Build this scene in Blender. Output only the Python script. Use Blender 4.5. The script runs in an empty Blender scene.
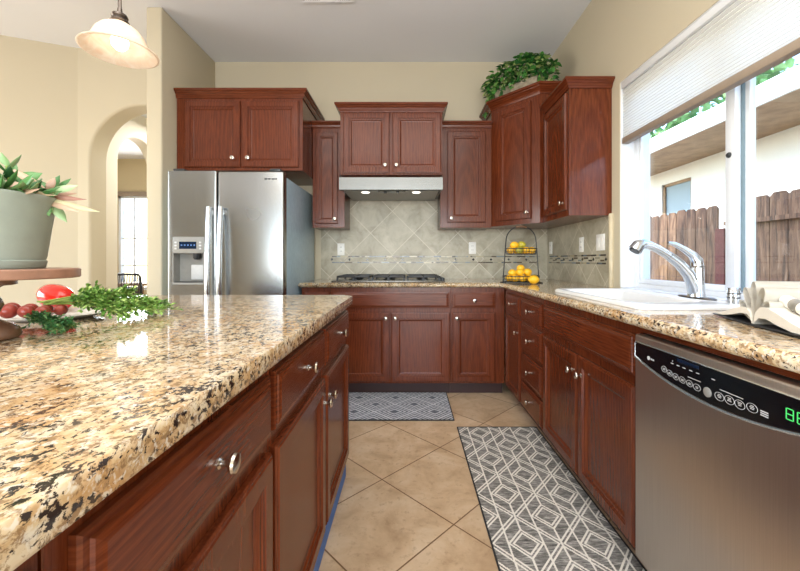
import bpy, bmesh, math, random
from mathutils import Vector, Matrix
random.seed(7)
S = bpy.context.scene
COL = S.collection
PI = math.pi

# ------------------------------------------------------------------ camera
cam_d = bpy.data.cameras.new('camera')
cam = bpy.data.objects.new('camera', cam_d)
COL.objects.link(cam)
cam.location = (0, 0, 1.12)
cam.rotation_euler = (PI / 2, 0, 0)
cam_d.sensor_width = 36.0
cam_d.lens = 373.0 / 800.0 * 36.0
cam_d.shift_x = -8.0 / 800.0
cam_d.shift_y = -25.5 / 800.0
cam_d.clip_start = 0.02
S.camera = cam
# ------------------------------------------------------------------ colour management
S.view_settings.view_transform = 'Standard'
S.view_settings.look = 'None'
S.view_settings.gamma = 1.0
S.view_settings.use_curve_mapping = False
S.view_settings.exposure = 0.35
# ------------------------------------------------------------------ sky
W = bpy.data.worlds.new('sky')
S.world = W
W.use_nodes = True
wn = W.node_tree
wn.nodes.clear()
sky = wn.nodes.new('ShaderNodeTexSky')
sky.sky_type = 'NISHITA'
sky.sun_disc = False
sky.sun_elevation = math.radians(50)
sky.sun_rotation = math.radians(-60)
bgn = wn.nodes.new('ShaderNodeBackground')
bgn.inputs['Strength'].default_value = 1.0
won = wn.nodes.new('ShaderNodeOutputWorld')
wn.links.new(sky.outputs[0], bgn.inputs['Color'])
wn.links.new(bgn.outputs[0], won.inputs['Surface'])
# ------------------------------------------------------------------ sun and large lights
sd = bpy.data.lights.new('sun', 'SUN')
sd.energy = 5.0
sd.angle = math.radians(1.0)
sd.color = (1.0, 0.95, 0.87)
sun = bpy.data.objects.new('sun', sd)
COL.objects.link(sun)
sun.rotation_euler = Vector((0.76, 0.20, -0.52)).to_track_quat('-Z', 'Y').to_euler()


def area(name, loc, direction, sx, sy, watts, color):
    d = bpy.data.lights.new(name, 'AREA')
    d.shape = 'RECTANGLE'
    d.size = sx
    d.size_y = sy
    d.energy = watts
    d.color = color
    o = bpy.data.objects.new(name, d)
    COL.objects.link(o)
    o.location = loc
    o.rotation_euler = Vector(direction).to_track_quat('-Z', 'Y').to_euler()
    return o


# unseen fill panels added to brighten the kitchen: behind the camera, on the left,
# and overhead above the kitchen aisle
area('rear_fill_light', (-0.4, -3.3, 1.30), (0, 1, 0.55), 3.4, 2.1, 160, (0.97, 0.98, 1.0))
area('left_fill_light', (-5.7, 0.6, 1.5), (1, 0.1, 0.25), 2.6, 1.9, 62, (1.0, 0.98, 0.95))
area('overhead_fill_light', (-0.3, 0.3, 3.0), (0, 0, -1), 2.6, 2.0, 48, (1.0, 0.96, 0.90))
area('hall_light', (-2.5, 4.6, 2.7), (0, 0, -1), 0.6, 0.6, 22, (1.0, 0.97, 0.92))
area('dining_daylight', (-4.3, 6.0, 1.5), (0.1, -1, 0), 1.4, 1.5, 40, (1.0, 0.98, 0.95))


# ================================================================== materials
def lin(r, g, b):
    def f(c):
        c /= 255.0
        return c / 12.92 if c <= 0.04045 else ((c + 0.055) / 1.055) ** 2.4
    return (f(r), f(g), f(b), 1.0)


class NT:
    def __init__(self, name):
        self.m = bpy.data.materials.new(name)
        self.m.use_nodes = True
        self.t = self.m.node_tree
        self.b = self.t.nodes['Principled BSDF']

    def n(self, typ, **kw):
        nd = self.t.nodes.new(typ)
        for k, v in kw.items():
            setattr(nd, k, v)
        return nd

    def l(self, a, b):
        self.t.links.new(a, b)

    def coord(self, scale=(1, 1, 1), rot=(0, 0, 0), loc=(0, 0, 0), kind='Object'):
        tc = self.n('ShaderNodeTexCoord')
        mp = self.n('ShaderNodeMapping')
        mp.inputs['Scale'].default_value = scale
        mp.inputs['Rotation'].default_value = rot
        mp.inputs['Location'].default_value = loc
        self.l(tc.outputs[kind], mp.inputs[0])
        return mp.outputs[0]

    def world(self):
        g = self.n('ShaderNodeNewGeometry')
        return g.outputs['Position']

    def noise(self, vec, scale, detail=4, rough=0.55, dist=0.0):
        nd = self.n('ShaderNodeTexNoise')
        nd.inputs['Scale'].default_value = scale
        nd.inputs['Detail'].default_value = detail
        nd.inputs['Roughness'].default_value = rough
        nd.inputs['Distortion'].default_value = dist
        self.l(vec, nd.inputs['Vector'])
        return nd.outputs['Fac']

    def ramp(self, fac, stops, interp='LINEAR'):
        r = self.n('ShaderNodeValToRGB')
        r.color_ramp.interpolation = interp
        e = r.color_ramp.elements
        while len(e) < len(stops):
            e.new(0.5)
        for i, (p, c) in enumerate(stops):
            e[i].position = p
            e[i].color = c if len(c) == 4 else (*c, 1)
        self.l(fac, r.inputs[0])
        return r.outputs[0]

    def mix(self, fac, a, b, mode='MIX'):
        x = self.n('ShaderNodeMix', data_type='RGBA', blend_type=mode)
        for sock, v in ((x.inputs[0], fac), (x.inputs[6], a), (x.inputs[7], b)):
            if hasattr(v, 'is_linked'):
                self.l(v, sock)
            else:
                sock.default_value = v
        return x.outputs[2]

    def math(self, op, a, b=None, c=None):
        x = self.n('ShaderNodeMath', operation=op)
        for i, v in enumerate((a, b, c)):
            if v is None:
                continue
            if hasattr(v, 'is_linked'):
                self.l(v, x.inputs[i])
            else:
                x.inputs[i].default_value = v
        return x.outputs[0]

    def sep(self, vec):
        x = self.n('ShaderNodeSeparateXYZ')
        self.l(vec, x.inputs[0])
        return x.outputs

    def bump(self, h, strength=0.2, dist=0.01):
        b = self.n('ShaderNodeBump')
        b.inputs['Strength'].default_value = strength
        b.inputs['Distance'].default_value = dist
        self.l(h, b.inputs['Height'])
        self.l(b.outputs[0], self.b.inputs['Normal'])

    def set(self, color=None, rough=None, metal=None, **kw):
        if color is not None:
            if hasattr(color, 'is_linked'):
                self.l(color, self.b.inputs['Base Color'])
            else:
                self.b.inputs['Base Color'].default_value = color
        if rough is not None:
            if hasattr(rough, 'is_linked'):
                self.l(rough, self.b.inputs['Roughness'])
            else:
                self.b.inputs['Roughness'].default_value = rough
        if metal is not None:
            self.b.inputs['Metallic'].default_value = metal
        for k, v in kw.items():
            self.b.inputs[k.replace('_', ' ')].default_value = v
        return self.m


def plain(name, c, rough=0.5, metal=0.0, var=0.06, scale=30, bump=0.0, **kw):
    t = NT(name)
    v = t.noise(t.coord(), scale)
    dark = tuple(x * (1 - var) for x in c[:3]) + (1,)
    lite = tuple(min(1, x * (1 + var)) for x in c[:3]) + (1,)
    col = t.ramp(v, [(0.3, dark), (0.7, lite)])
    if bump:
        t.bump(v, bump, 0.005)
    return t.set(col, rough, metal, **kw)


def wood(name, horiz):
    t = NT(name)
    if horiz:
        vec = t.coord((5.0, 5.0, 95))
        vec2 = t.coord((1.1, 1.1, 7))
    else:
        vec = t.coord((95, 95, 5.0))
        vec2 = t.coord((7, 7, 1.1))
    g = t.noise(vec, 2.2, 5, 0.6, 0.4)
    wv = t.n('ShaderNodeTexWave', wave_type='RINGS', rings_direction='SPHERICAL')
    wv.inputs['Scale'].default_value = 3.4
    wv.inputs['Distortion'].default_value = 3.5
    wv.inputs['Detail'].default_value = 2
    wv.inputs['Detail Scale'].default_value = 0.8
    t.l(vec2, wv.inputs['Vector'])
    big = t.noise(t.coord((2, 2, 1.2)), 1.6, 2)
    c1 = t.ramp(g, [(0.28, lin(64, 26, 12)), (0.5, lin(94, 42, 20)), (0.75, lin(120, 61, 32))])
    c2 = t.ramp(wv.outputs['Fac'], [(0.0, lin(80, 35, 17)), (0.6, lin(96, 45, 23)), (1, lin(112, 56, 30))])
    c = t.mix(0.35, c1, c2)
    c3 = t.ramp(big, [(0.3, (0.88, 0.86, 0.86, 1)), (0.7, (1.10, 1.08, 1.06, 1))])
    c = t.mix(1.0, c, c3, 'MULTIPLY')
    t.bump(g, 0.02, 0.001)
    return t.set(c, 0.27, 0, Specular_IOR_Level=0.28, Coat_Weight=0.15, Coat_Roughness=0.10)


def granite():
    t = NT('granite')
    v = t.coord((1.0, 0.78, 1.0), (0, 0, 0.6))
    base = t.noise(v, 28, 4, 0.6, 0.5)
    c = t.ramp(base, [(0.30, lin(176, 140, 96)), (0.42, lin(198, 168, 126)), (0.52, lin(209, 188, 153)), (0.62, lin(214, 200, 174)), (0.75, lin(196, 188, 172))])
    och = t.noise(t.coord((1, 1, 1), (0, 0, 1.1), (3, 1, 0)), 15, 3, 0.5)
    c = t.mix(t.ramp(och, [(0.52, (0, 0, 0, 1)), (0.66, (0.5, 0.5, 0.5, 1))]), c, lin(192, 142, 84))
    m1 = t.noise(t.coord((1, 0.8, 1), (0, 0, 0.5), (1, 5, 2)), 80, 5, 0.68, 0.4)
    c = t.mix(t.ramp(m1, [(0.50, (0, 0, 0, 1)), (0.58, (0.85, 0.85, 0.85, 1))]), c, lin(134, 104, 72))
    pale = t.noise(t.coord((1, 1, 1), (0, 0, 0.2), (7, 2, 4)), 88, 4, 0.6, 0.4)
    c = t.mix(t.ramp(pale, [(0.55, (0, 0, 0, 1)), (0.64, (0.8, 0.8, 0.8, 1))]), c, lin(220, 214, 200))
    m2 = t.noise(t.coord((1, 0.8, 1), (0, 0, 0.9), (4, 9, 1)), 112, 4, 0.65, 0.3)
    big = t.noise(t.coord((1, 1, 1), (0, 0, 0), (2, 2, 8)), 16, 2, 0.5)
    dk = t.math('ADD', m2, t.math('MULTIPLY', t.math('SUBTRACT', big, 0.5), 0.30))
    c = t.mix(t.ramp(dk, [(0.555, (0, 0, 0, 1)), (0.60, (1, 1, 1, 1))]), c, lin(52, 42, 38))
    return t.set(c, 0.07, 0, Specular_IOR_Level=0.55)


def floor_tile():
    t = NT('floor_tile')
    pos = t.world()
    x, y, z = t.sep(pos)[0:3]
    T = 0.4600
    px = t.math('SUBTRACT', x, -0.1326)
    py = t.math('SUBTRACT', y, 1.903)
    r = math.radians(45.2)
    a = t.math('ADD', t.math('MULTIPLY', px, math.cos(r)), t.math('MULTIPLY', py, math.sin(r)))
    b = t.math('SUBTRACT', t.math('MULTIPLY', py, math.cos(r)), t.math('MULTIPLY', px, math.sin(r)))
    ga = t.math('ABSOLUTE', t.math('WRAP', a, T / 2, -T / 2))
    gb = t.math('ABSOLUTE', t.math('WRAP', b, T / 2, -T / 2))
    g = t.math('MINIMUM', ga, gb)
    line = t.math('LESS_THAN', g, 0.0030)
    ida = t.math('FLOOR', t.math('DIVIDE', a, T))
    idb = t.math('FLOOR', t.math('DIVIDE', b, T))
    cx = t.n('ShaderNodeCombineXYZ')
    t.l(ida, cx.inputs[0]); t.l(idb, cx.inputs[1])
    wnn = t.n('ShaderNodeTexWhiteNoise', noise_dimensions='2D')
    t.l(cx.outputs[0], wnn.inputs['Vector'])
    n1 = t.noise(pos, 5.5, 6, 0.62, 0.4)
    n2 = t.noise(pos, 30, 5, 0.65)
    c = t.ramp(n1, [(0.28, lin(172, 144, 112)), (0.5, lin(200, 173, 140)), (0.72, lin(216, 194, 165))])
    c = t.mix(t.ramp(n2, [(0.55, (0, 0, 0, 1)), (0.72, (0.4, 0.4, 0.4, 1))]), c, lin(128, 98, 70))
    tv = t.ramp(wnn.outputs['Value'], [(0, (0.93, 0.93, 0.93, 1)), (1, (1.05, 1.04, 1.03, 1))])
    c = t.mix(1.0, c, tv, 'MULTIPLY')
    c = t.mix(line, c, lin(118, 88, 58))
    hb = t.math('SUBTRACT', t.math('MULTIPLY', n2, 0.3), line)
    t.bump(hb, 0.25, 0.004)
    return t.set(c, 0.34, 0)


def splash_tile(name, axis, p0):
    t = NT(name)
    pos = t.world()
    s = t.sep(pos)
    u, z = s[axis], s[2]
    c45 = math.sqrt(0.5)

    def grid(u0, z0, T):
        p = t.math('SUBTRACT', u, u0)
        q = t.math('SUBTRACT', z, z0)
        a = t.math('MULTIPLY', t.math('ADD', p, q), c45)
        b = t.math('MULTIPLY', t.math('SUBTRACT', p, q), c45)
        ga = t.math('ABSOLUTE', t.math('WRAP', a, T / 2, -T / 2))
        gb = t.math('ABSOLUTE', t.math('WRAP', b, T / 2, -T / 2))
        cx = t.n('ShaderNodeCombineXYZ')
        t.l(t.math('FLOOR', t.math('DIVIDE', a, T)), cx.inputs[0])
        t.l(t.math('FLOOR', t.math('DIVIDE', b, T)), cx.inputs[1])
        w = t.n('ShaderNodeTexWhiteNoise', noise_dimensions='2D')
        t.l(cx.outputs[0], w.inputs['Vector'])
        return t.math('MINIMUM', ga, gb), w.outputs['Value']
    g1, w1 = grid(p0, 1.383, 0.302)
    g2, w2 = grid(p0, 1.088, 0.188)
    up = t.math('GREATER_THAN', z, 1.125)
    g = t.math('ADD', t.math('MULTIPLY', g1, up), t.math('MULTIPLY', g2, t.math('SUBTRACT', 1.0, up)))
    wv = t.math('ADD', t.math('MULTIPLY', w1, up), t.math('MULTIPLY', w2, t.math('SUBTRACT', 1.0, up)))
    line = t.math('LESS_THAN', g, 0.0026)
    n1 = t.noise(pos, 7, 6, 0.62, 0.6)
    n2 = t.noise(pos, 40, 4, 0.6)
    c = t.ramp(n1, [(0.3, lin(146, 138, 118)), (0.5, lin(173, 166, 146)), (0.7, lin(190, 184, 166))])
    c = t.mix(t.ramp(n2, [(0.58, (0, 0, 0, 1)), (0.75, (0.35, 0.35, 0.35, 1))]), c, lin(120, 106, 84))
    c = t.mix(1.0, c, t.ramp(wv, [(0, (0.9, 0.89, 0.87, 1)), (1, (1.06, 1.06, 1.06, 1))]), 'MULTIPLY')
    c = t.mix(line, c, lin(205, 198, 180))
    t.bump(t.math('ADD', t.math('MULTIPLY', n2, 0.25), t.math('SMOOTH_MIN', g, 0.006, 0.003)), 0.2, 0.004)
    return t.set(c, 0.38, 0)


def mosaic():
    t = NT('mosaic_glass')
    g = t.n('ShaderNodeNewGeometry')
    c = t.ramp(g.outputs['Random Per Island'],
               [(0, lin(92, 100, 108)), (0.2, lin(150, 146, 130)), (0.38, lin(178, 168, 142)), (0.55, lin(92, 80, 66)),
                (0.7, lin(128, 138, 142)), (0.86, lin(66, 58, 50))], 'CONSTANT')
    return t.set(c, 0.2, 0)


def steel(name, tint, rough=0.28, stretch=(160, 160, 2), strength=0.05):
    t = NT(name)
    v = t.noise(t.coord(stretch), 2, 4, 0.6)
    big = t.noise(t.coord((1.5, 1.5, 1.5)), 1.5, 2)
    c = t.ramp(v, [(0.3, tuple(x * 0.9 for x in tint[:3]) + (1,)), (0.7, tint)])
    r = t.math('ADD', t.math('MULTIPLY', big, 0.08), rough - 0.04)
    t.bump(v, strength, 0.002)
    return t.set(c, r, 1.0)


def paint(name, c, rough=0.7, bump=0.08, scale=60):
    t = NT(name)
    n = t.noise(t.world(), scale, 4, 0.6)
    n2 = t.noise(t.world(), 1.2, 2)
    col = t.ramp(n2, [(0.3, tuple(x * 0.97 for x in c[:3]) + (1,)), (0.7, c)])
    t.bump(n, bump, 0.004)
    return t.set(col, rough, 0)


def rug_base(t, dark, mid, lite):
    heat = t.noise(t.coord((30, 300, 30)), 1.0, 5, 0.75)
    heat2 = t.noise(t.coord((9, 90, 9)), 1.0, 3, 0.6)
    hh = t.math('ADD', t.math('MULTIPLY', heat, 0.7), t.math('MULTIPLY', heat2, 0.3))
    return t.ramp(hh, [(0.38, dark), (0.5, mid), (0.62, lite)]), heat


def rug_runner(name, x0, y0):
    """grey heathered runner: straight lines along it, doubled slanting lines crossing between them"""
    t = NT(name)
    s = t.sep(t.world())
    sx, P = 0.14, 0.314
    k = P / sx / 2
    grey, heat = rug_base(t, lin(60, 59, 57), lin(120, 117, 112), lin(196, 192, 184))
    wob = t.math('MULTIPLY', t.math('SUBTRACT', t.noise(t.coord((1, 1, 1)), 240, 2), 0.5), 0.006)
    x = t.math('ADD', t.math('SUBTRACT', s[0], x0), wob)
    y = t.math('ADD', t.math('SUBTRACT', s[1], y0), wob)
    col = t.math('FLOOR', t.math('DIVIDE', t.math('ADD', x, sx / 2), sx))
    par = t.math('ABSOLUTE', t.math('FLOORED_MODULO', col, 2.0))
    ax = t.math('ABSOLUTE', t.math('WRAP', x, sx / 2, -sx / 2))
    ay = t.math('ABSOLUTE', t.math('WRAP', t.math('ADD', y, t.math('MULTIPLY', par, P / 2)), P / 2, -P / 2))
    kx = t.math('MULTIPLY', ax, k)

    def band(v, a, b):
        return t.math('MULTIPLY', t.math('GREATER_THAN', v, a), t.math('LESS_THAN', v, b))
    cross = band(t.math('ABSOLUTE', t.math('SUBTRACT', ay, kx)), 0.0058, 0.0165)
    dia = t.math('ADD', t.math('SUBTRACT', P / 2, ay), kx)
    d1 = band(dia, P / 4 - 0.009, P / 4 + 0.002)
    d2 = band(dia, P / 4 - 0.029, P / 4 - 0.018)
    stub = t.math('MULTIPLY', t.math('LESS_THAN', ax, 0.0042), t.math('LESS_THAN', ay, P / 4))
    line = t.math('GREATER_THAN', ax, sx / 2 - 0.0038)
    for q in (cross, d1, d2, stub):
        line = t.math('MAXIMUM', line, q)
    c = t.mix(line, grey, lin(226, 221, 210))
    t.bump(t.math('ADD', t.math('MULTIPLY', line, 0.4), heat), 0.35, 0.004)
    return t.set(c, 0.95, 0)


def rug_diamond(name, x0, y0):
    """blue-grey mat of nested diamonds with dark centres"""
    t = NT(name)
    s = t.sep(t.world())
    grey, heat = rug_base(t, lin(64, 68, 76), lin(96, 101, 110), lin(132, 136, 143))
    wob = t.math('MULTIPLY', t.math('SUBTRACT', t.noise(t.coord((1, 1, 1)), 160, 2), 0.5), 0.05)
    x = t.math('DIVIDE', t.math('SUBTRACT', s[0], x0), 0.295)
    y = t.math('DIVIDE', t.math('SUBTRACT', s[1], y0), 0.28)
    du = t.math('ABSOLUTE', t.math('WRAP', t.math('ADD', t.math('ADD', x, y), wob), 0.5, -0.5))
    dv = t.math('ABSOLUTE', t.math('WRAP', t.math('SUBTRACT', t.math('ADD', x, wob), y), 0.5, -0.5))
    d = t.math('MAXIMUM', du, dv)
    k = t.ramp(d, [(0.0, (0, 0, 0, 1)), (0.13, (1, 1, 1, 1)), (0.19, (0, 0, 0, 1)), (0.25, (1, 1, 1, 1)), (0.30, (0, 0, 0, 1)), (0.36, (1, 1, 1, 1)), (0.41, (0, 0, 0, 1)), (0.46, (1, 1, 1, 1))], 'CONSTANT')
    c = t.mix(k, grey, lin(196, 199, 204))
    t.bump(heat, 0.35, 0.004)
    return t.set(c, 0.95, 0)


M = {}
M['wood'] = wood('cherry_wood_upright', False)
M['woodh'] = wood('cherry_wood_level', True)
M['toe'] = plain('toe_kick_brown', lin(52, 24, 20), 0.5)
M['granite'] = granite()
M['floor'] = floor_tile()
M['splash_b'] = splash_tile('back_wall_tile', 0, -0.367)
M['splash_r'] = splash_tile('window_wall_tile', 1, 2.98)
M['mosaic'] = mosaic()
M['black_tile'] = plain('black_mosaic', lin(22, 20, 20), 0.15)
M['bull'] = plain('stone_trim', lin(196, 182, 152), 0.4, scale=14, var=0.12)
M['wall'] = paint('tan_paint', lin(197, 187, 163))
M['wall_far'] = paint('warm_tan_paint', lin(200, 184, 148))
M['wall_white'] = paint('hall_cream_paint', lin(228, 222, 206))
M['ceil'] = paint('ceiling_white', lin(230, 233, 238), 0.85, 0.25, 90)
M['white'] = paint('window_white', lin(226, 229, 232), 0.35, 0.0)
M['vinyl'] = plain('white_vinyl', lin(226, 230, 235), 0.3, var=0.02)
M['vinyl_grey'] = plain('grey_vinyl_track', lin(120, 140, 150), 0.4)
M['steel'] = steel('brushed_steel', lin(164, 167, 168), 0.26, (160, 160, 2), 0.012)
M['steel_dw'] = steel('warm_brushed_steel', lin(208, 198, 188), 0.36, (160, 160, 2), 0.02)
M['steel_h'] = steel('hood_steel', lin(128, 128, 126), 0.22, (2, 160, 160), 0.003)
M['case'] = plain('grey_enamel_window_tint', lin(170, 198, 216), 0.25, 0.2)  # enamel with the cool window light put into its base colour as blue
M['chrome'] = plain('satin_chrome', lin(214, 218, 222), 0.2, 1.0, 0.02)
M['nickel'] = plain('satin_nickel', lin(200, 192, 180), 0.2, 1.0, 0.03)
M['black'] = plain('black_gloss', lin(14, 16, 20), 0.14)
M['blackm'] = plain('black_iron', lin(24, 25, 27), 0.45)
M['dark'] = plain('dark_plastic', lin(40, 43, 46), 0.4)
M['navy'] = plain('display_navy', lin(16, 34, 58), 0.12)
M['grey'] = plain('grey_plastic', lin(146, 146, 142), 0.4)
M['lgrey'] = plain('pale_print', lin(205, 207, 208), 0.5)
M['porcelain'] = plain('white_porcelain', lin(232, 232, 230), 0.12, var=0.01)
M['plate'] = plain('white_plate', lin(225, 224, 220), 0.25, var=0.02)
M['outlet'] = plain('outlet_white', lin(236, 235, 230), 0.35, var=0.02)
M['pewter'] = plain('pewter', lin(110, 102, 96), 0.3, 1.0, 0.08)
M['rug1'] = rug_diamond('blue_grey_mat', -0.10, 3.016)
M['rug2'] = rug_runner('grey_runner', 0.464, 1.934)
M['rug_edge'] = plain('rug_binding', lin(40, 40, 42), 0.9)
M['lemon'] = plain('lemon_skin', lin(240, 182, 32), 0.42, var=0.08, scale=60, bump=0.15)
M['lime'] = plain('greenish_lemon_skin', lin(176, 164, 50), 0.42, var=0.12, scale=40, bump=0.15)
M['pepper'] = plain('red_pepper_skin', lin(205, 30, 16), 0.16, var=0.1, scale=12, Coat_Weight=0.4)
M['radish'] = plain('radish_skin', lin(146, 58, 46), 0.3, var=0.25, scale=40)
M['stem'] = plain('green_stem', lin(138, 160, 72), 0.5, var=0.15)
M['tape'] = plain('blue_tape', lin(70, 112, 176), 0.6)
M['page'] = plain('paper', lin(236, 231, 220), 0.7, var=0.02)
M['page_edge'] = plain('page_edges', lin(208, 198, 174), 0.8, var=0.1, scale=200)
M['cover'] = plain('book_cover', lin(40, 42, 46), 0.5)
M['picture'] = plain('printed_picture', lin(140, 134, 124), 0.5, var=0.3, scale=40)
M['pot'] = plain('sage_pot', lin(146, 156, 146), 0.55, var=0.06, scale=20)
M['board'] = plain('board_wood', lin(150, 112, 92), 0.45, var=0.3, scale=18)
M['board_end'] = plain('board_end_grain', lin(214, 190, 150), 0.6, var=0.12)
M['base_wood'] = plain('stand_base_wood', lin(112, 84, 66), 0.25, var=0.3, scale=16)
M['planter'] = plain('weathered_planter', lin(150, 140, 120), 0.8, var=0.3, scale=30, bump=0.4)
M['soil'] = plain('soil', lin(50, 40, 30), 0.9)
M['trunk'] = plain('bark', lin(92, 76, 60), 0.9, var=0.3)
M['glass_lamp'] = None


def leaf_mat(name, stops, rough=0.4, scale=9):
    t = NT(name)
    g = t.n('ShaderNodeNewGeometry')
    n = t.noise(t.coord(), scale, 3)
    v = t.math('ADD', t.math('MULTIPLY', g.outputs['Random Per Island'], 0.6), t.math('MULTIPLY', n, 0.4))
    return t.set(t.ramp(v, stops), rough, 0)


M['ivy'] = leaf_mat('ivy_leaf', [(0.1, lin(20, 62, 30)), (0.38, lin(44, 104, 44)), (0.62, lin(86, 148, 66)), (0.76, lin(184, 198, 128))])
M['carrot'] = leaf_mat('feathery_leaf', [(0.1, lin(56, 104, 40)), (0.5, lin(112, 160, 66)), (0.85, lin(182, 206, 120))], 0.5)
M['parsley'] = leaf_mat('curly_leaf', [(0.1, lin(30, 84, 44)), (0.5, lin(70, 128, 66)), (0.85, lin(150, 186, 128))], 0.5)
M['succ'] = leaf_mat('succulent_leaf', [(0.15, lin(30, 74, 44)), (0.5, lin(84, 134, 70)), (0.85, lin(178, 208, 158))], 0.35)
M['succ_tan'] = leaf_mat('blushed_leaf', [(0.15, lin(140, 92, 76)), (0.5, lin(182, 150, 128)), (0.85, lin(178, 186, 140))], 0.4)
M['tree'] = leaf_mat('tree_leaf', [(0.1, lin(60, 110, 66)), (0.5, lin(110, 165, 100)), (0.9, lin(170, 205, 140))], 0.6, 2)

t = NT('weathered_fence_board')
nv = t.noise(t.coord((10, 10, 1.2)), 2.4, 5, 0.65, 0.8)
gg = t.n('ShaderNodeNewGeometry')
cc = t.ramp(nv, [(0.28, lin(52, 40, 34)), (0.45, lin(98, 74, 58)), (0.60, lin(130, 102, 80)), (0.78, lin(166, 148, 132))])
cv = t.ramp(gg.outputs['Random Per Island'], [(0, (0.60, 0.56, 0.55, 1)), (0.5, (0.9, 0.85, 0.8, 1)), (1, (1.12, 1.08, 1.04, 1))])
M['fence'] = t.set(t.mix(1.0, cc, cv, 'MULTIPLY'), 0.85, 0)
M['redpost'] = plain('red_post', lin(92, 44, 38), 0.8, var=0.2)
M['stucco'] = plain('white_stucco', lin(236, 234, 228), 0.9, var=0.03)
M['soffit'] = plain('soffit_wood', lin(158, 132, 104), 0.8, var=0.2, scale=6)
M['fascia'] = plain('fascia_white', lin(234, 236, 238), 0.6)
M['roof'] = plain('roof_tile', lin(150, 120, 100), 0.9)
M['ground'] = plain('yard_ground', lin(150, 140, 124), 0.95, scale=8, var=0.15)
M['tablewood'] = plain('table_wood', lin(160, 116, 70), 0.4, var=0.2)

# glass: thin pane, mostly clear with a weak mirror
t = NT('window_glass')
tr = t.n('ShaderNodeBsdfTransparent'); gl = t.n('ShaderNodeBsdfGlossy'); mx = t.n('ShaderNodeMixShader')
tr.inputs[0].default_value = (0.96, 0.985, 0.98, 1)
gl.inputs['Roughness'].default_value = 0.02
mx.inputs[0].default_value = 0.06
t.l(tr.outputs[0], mx.inputs[1]); t.l(gl.outputs[0], mx.inputs[2])
t.l(mx.outputs[0], t.t.nodes['Material Output'].inputs['Surface'])
M['glass'] = t.m
# translucent shade fabric
t = NT('shade_fabric')
df = t.n('ShaderNodeBsdfDiffuse'); tl = t.n('ShaderNodeBsdfTranslucent'); mx = t.n('ShaderNodeMixShader')
df.inputs[0].default_value = lin(248, 247, 242); tl.inputs[0].default_value = lin(252, 251, 246)
mx.inputs[0].default_value = 0.62
t.l(df.outputs[0], mx.inputs[1]); t.l(tl.outputs[0], mx.inputs[2])
t.l(mx.outputs[0], t.t.nodes['Material Output'].inputs['Surface'])
M['shade'] = t.m
M['crease'] = plain('shade_crease', lin(206, 202, 192), 0.8)
M['shade_rail'] = plain('shade_rail', lin(150, 134, 118), 0.5)
# alabaster lamp glass
t = NT('alabaster_glass')
nz = t.noise(t.coord(), 14, 4, 0.6, 1.5)
col = t.ramp(nz, [(0.3, lin(238, 220, 200)), (0.7, lin(250, 244, 234))])
df = t.n('ShaderNodeBsdfDiffuse'); tl = t.n('ShaderNodeBsdfTranslucent'); mx = t.n('ShaderNodeMixShader')
t.l(col, df.inputs[0]); t.l(col, tl.inputs[0])
mx.inputs[0].default_value = 0.5
t.l(df.outputs[0], mx.inputs[1]); t.l(tl.outputs[0], mx.inputs[2])
t.l(mx.outputs[0], t.t.nodes['Material Output'].inputs['Surface'])
M['alabaster'] = t.m
t = NT('lit_bulb')
M['bulb'] = t.set(lin(255, 244, 220), 0.4, 0, Emission_Color=(1, 0.93, 0.80, 1), Emission_Strength=5.0)
t = NT('green_led')
M['led'] = t.set(lin(20, 60, 30), 0.4, 0, Emission_Color=(0.1, 0.9, 0.2, 1), Emission_Strength=0.8)
t = NT('hood_lamp')
M['hoodlamp'] = t.set(lin(255, 250, 235), 0.4, 0, Emission_Color=(1, 0.95, 0.85, 1), Emission_Strength=1.5)


# ================================================================== mesh helpers
def V(*a):
    return Vector(a)


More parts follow.
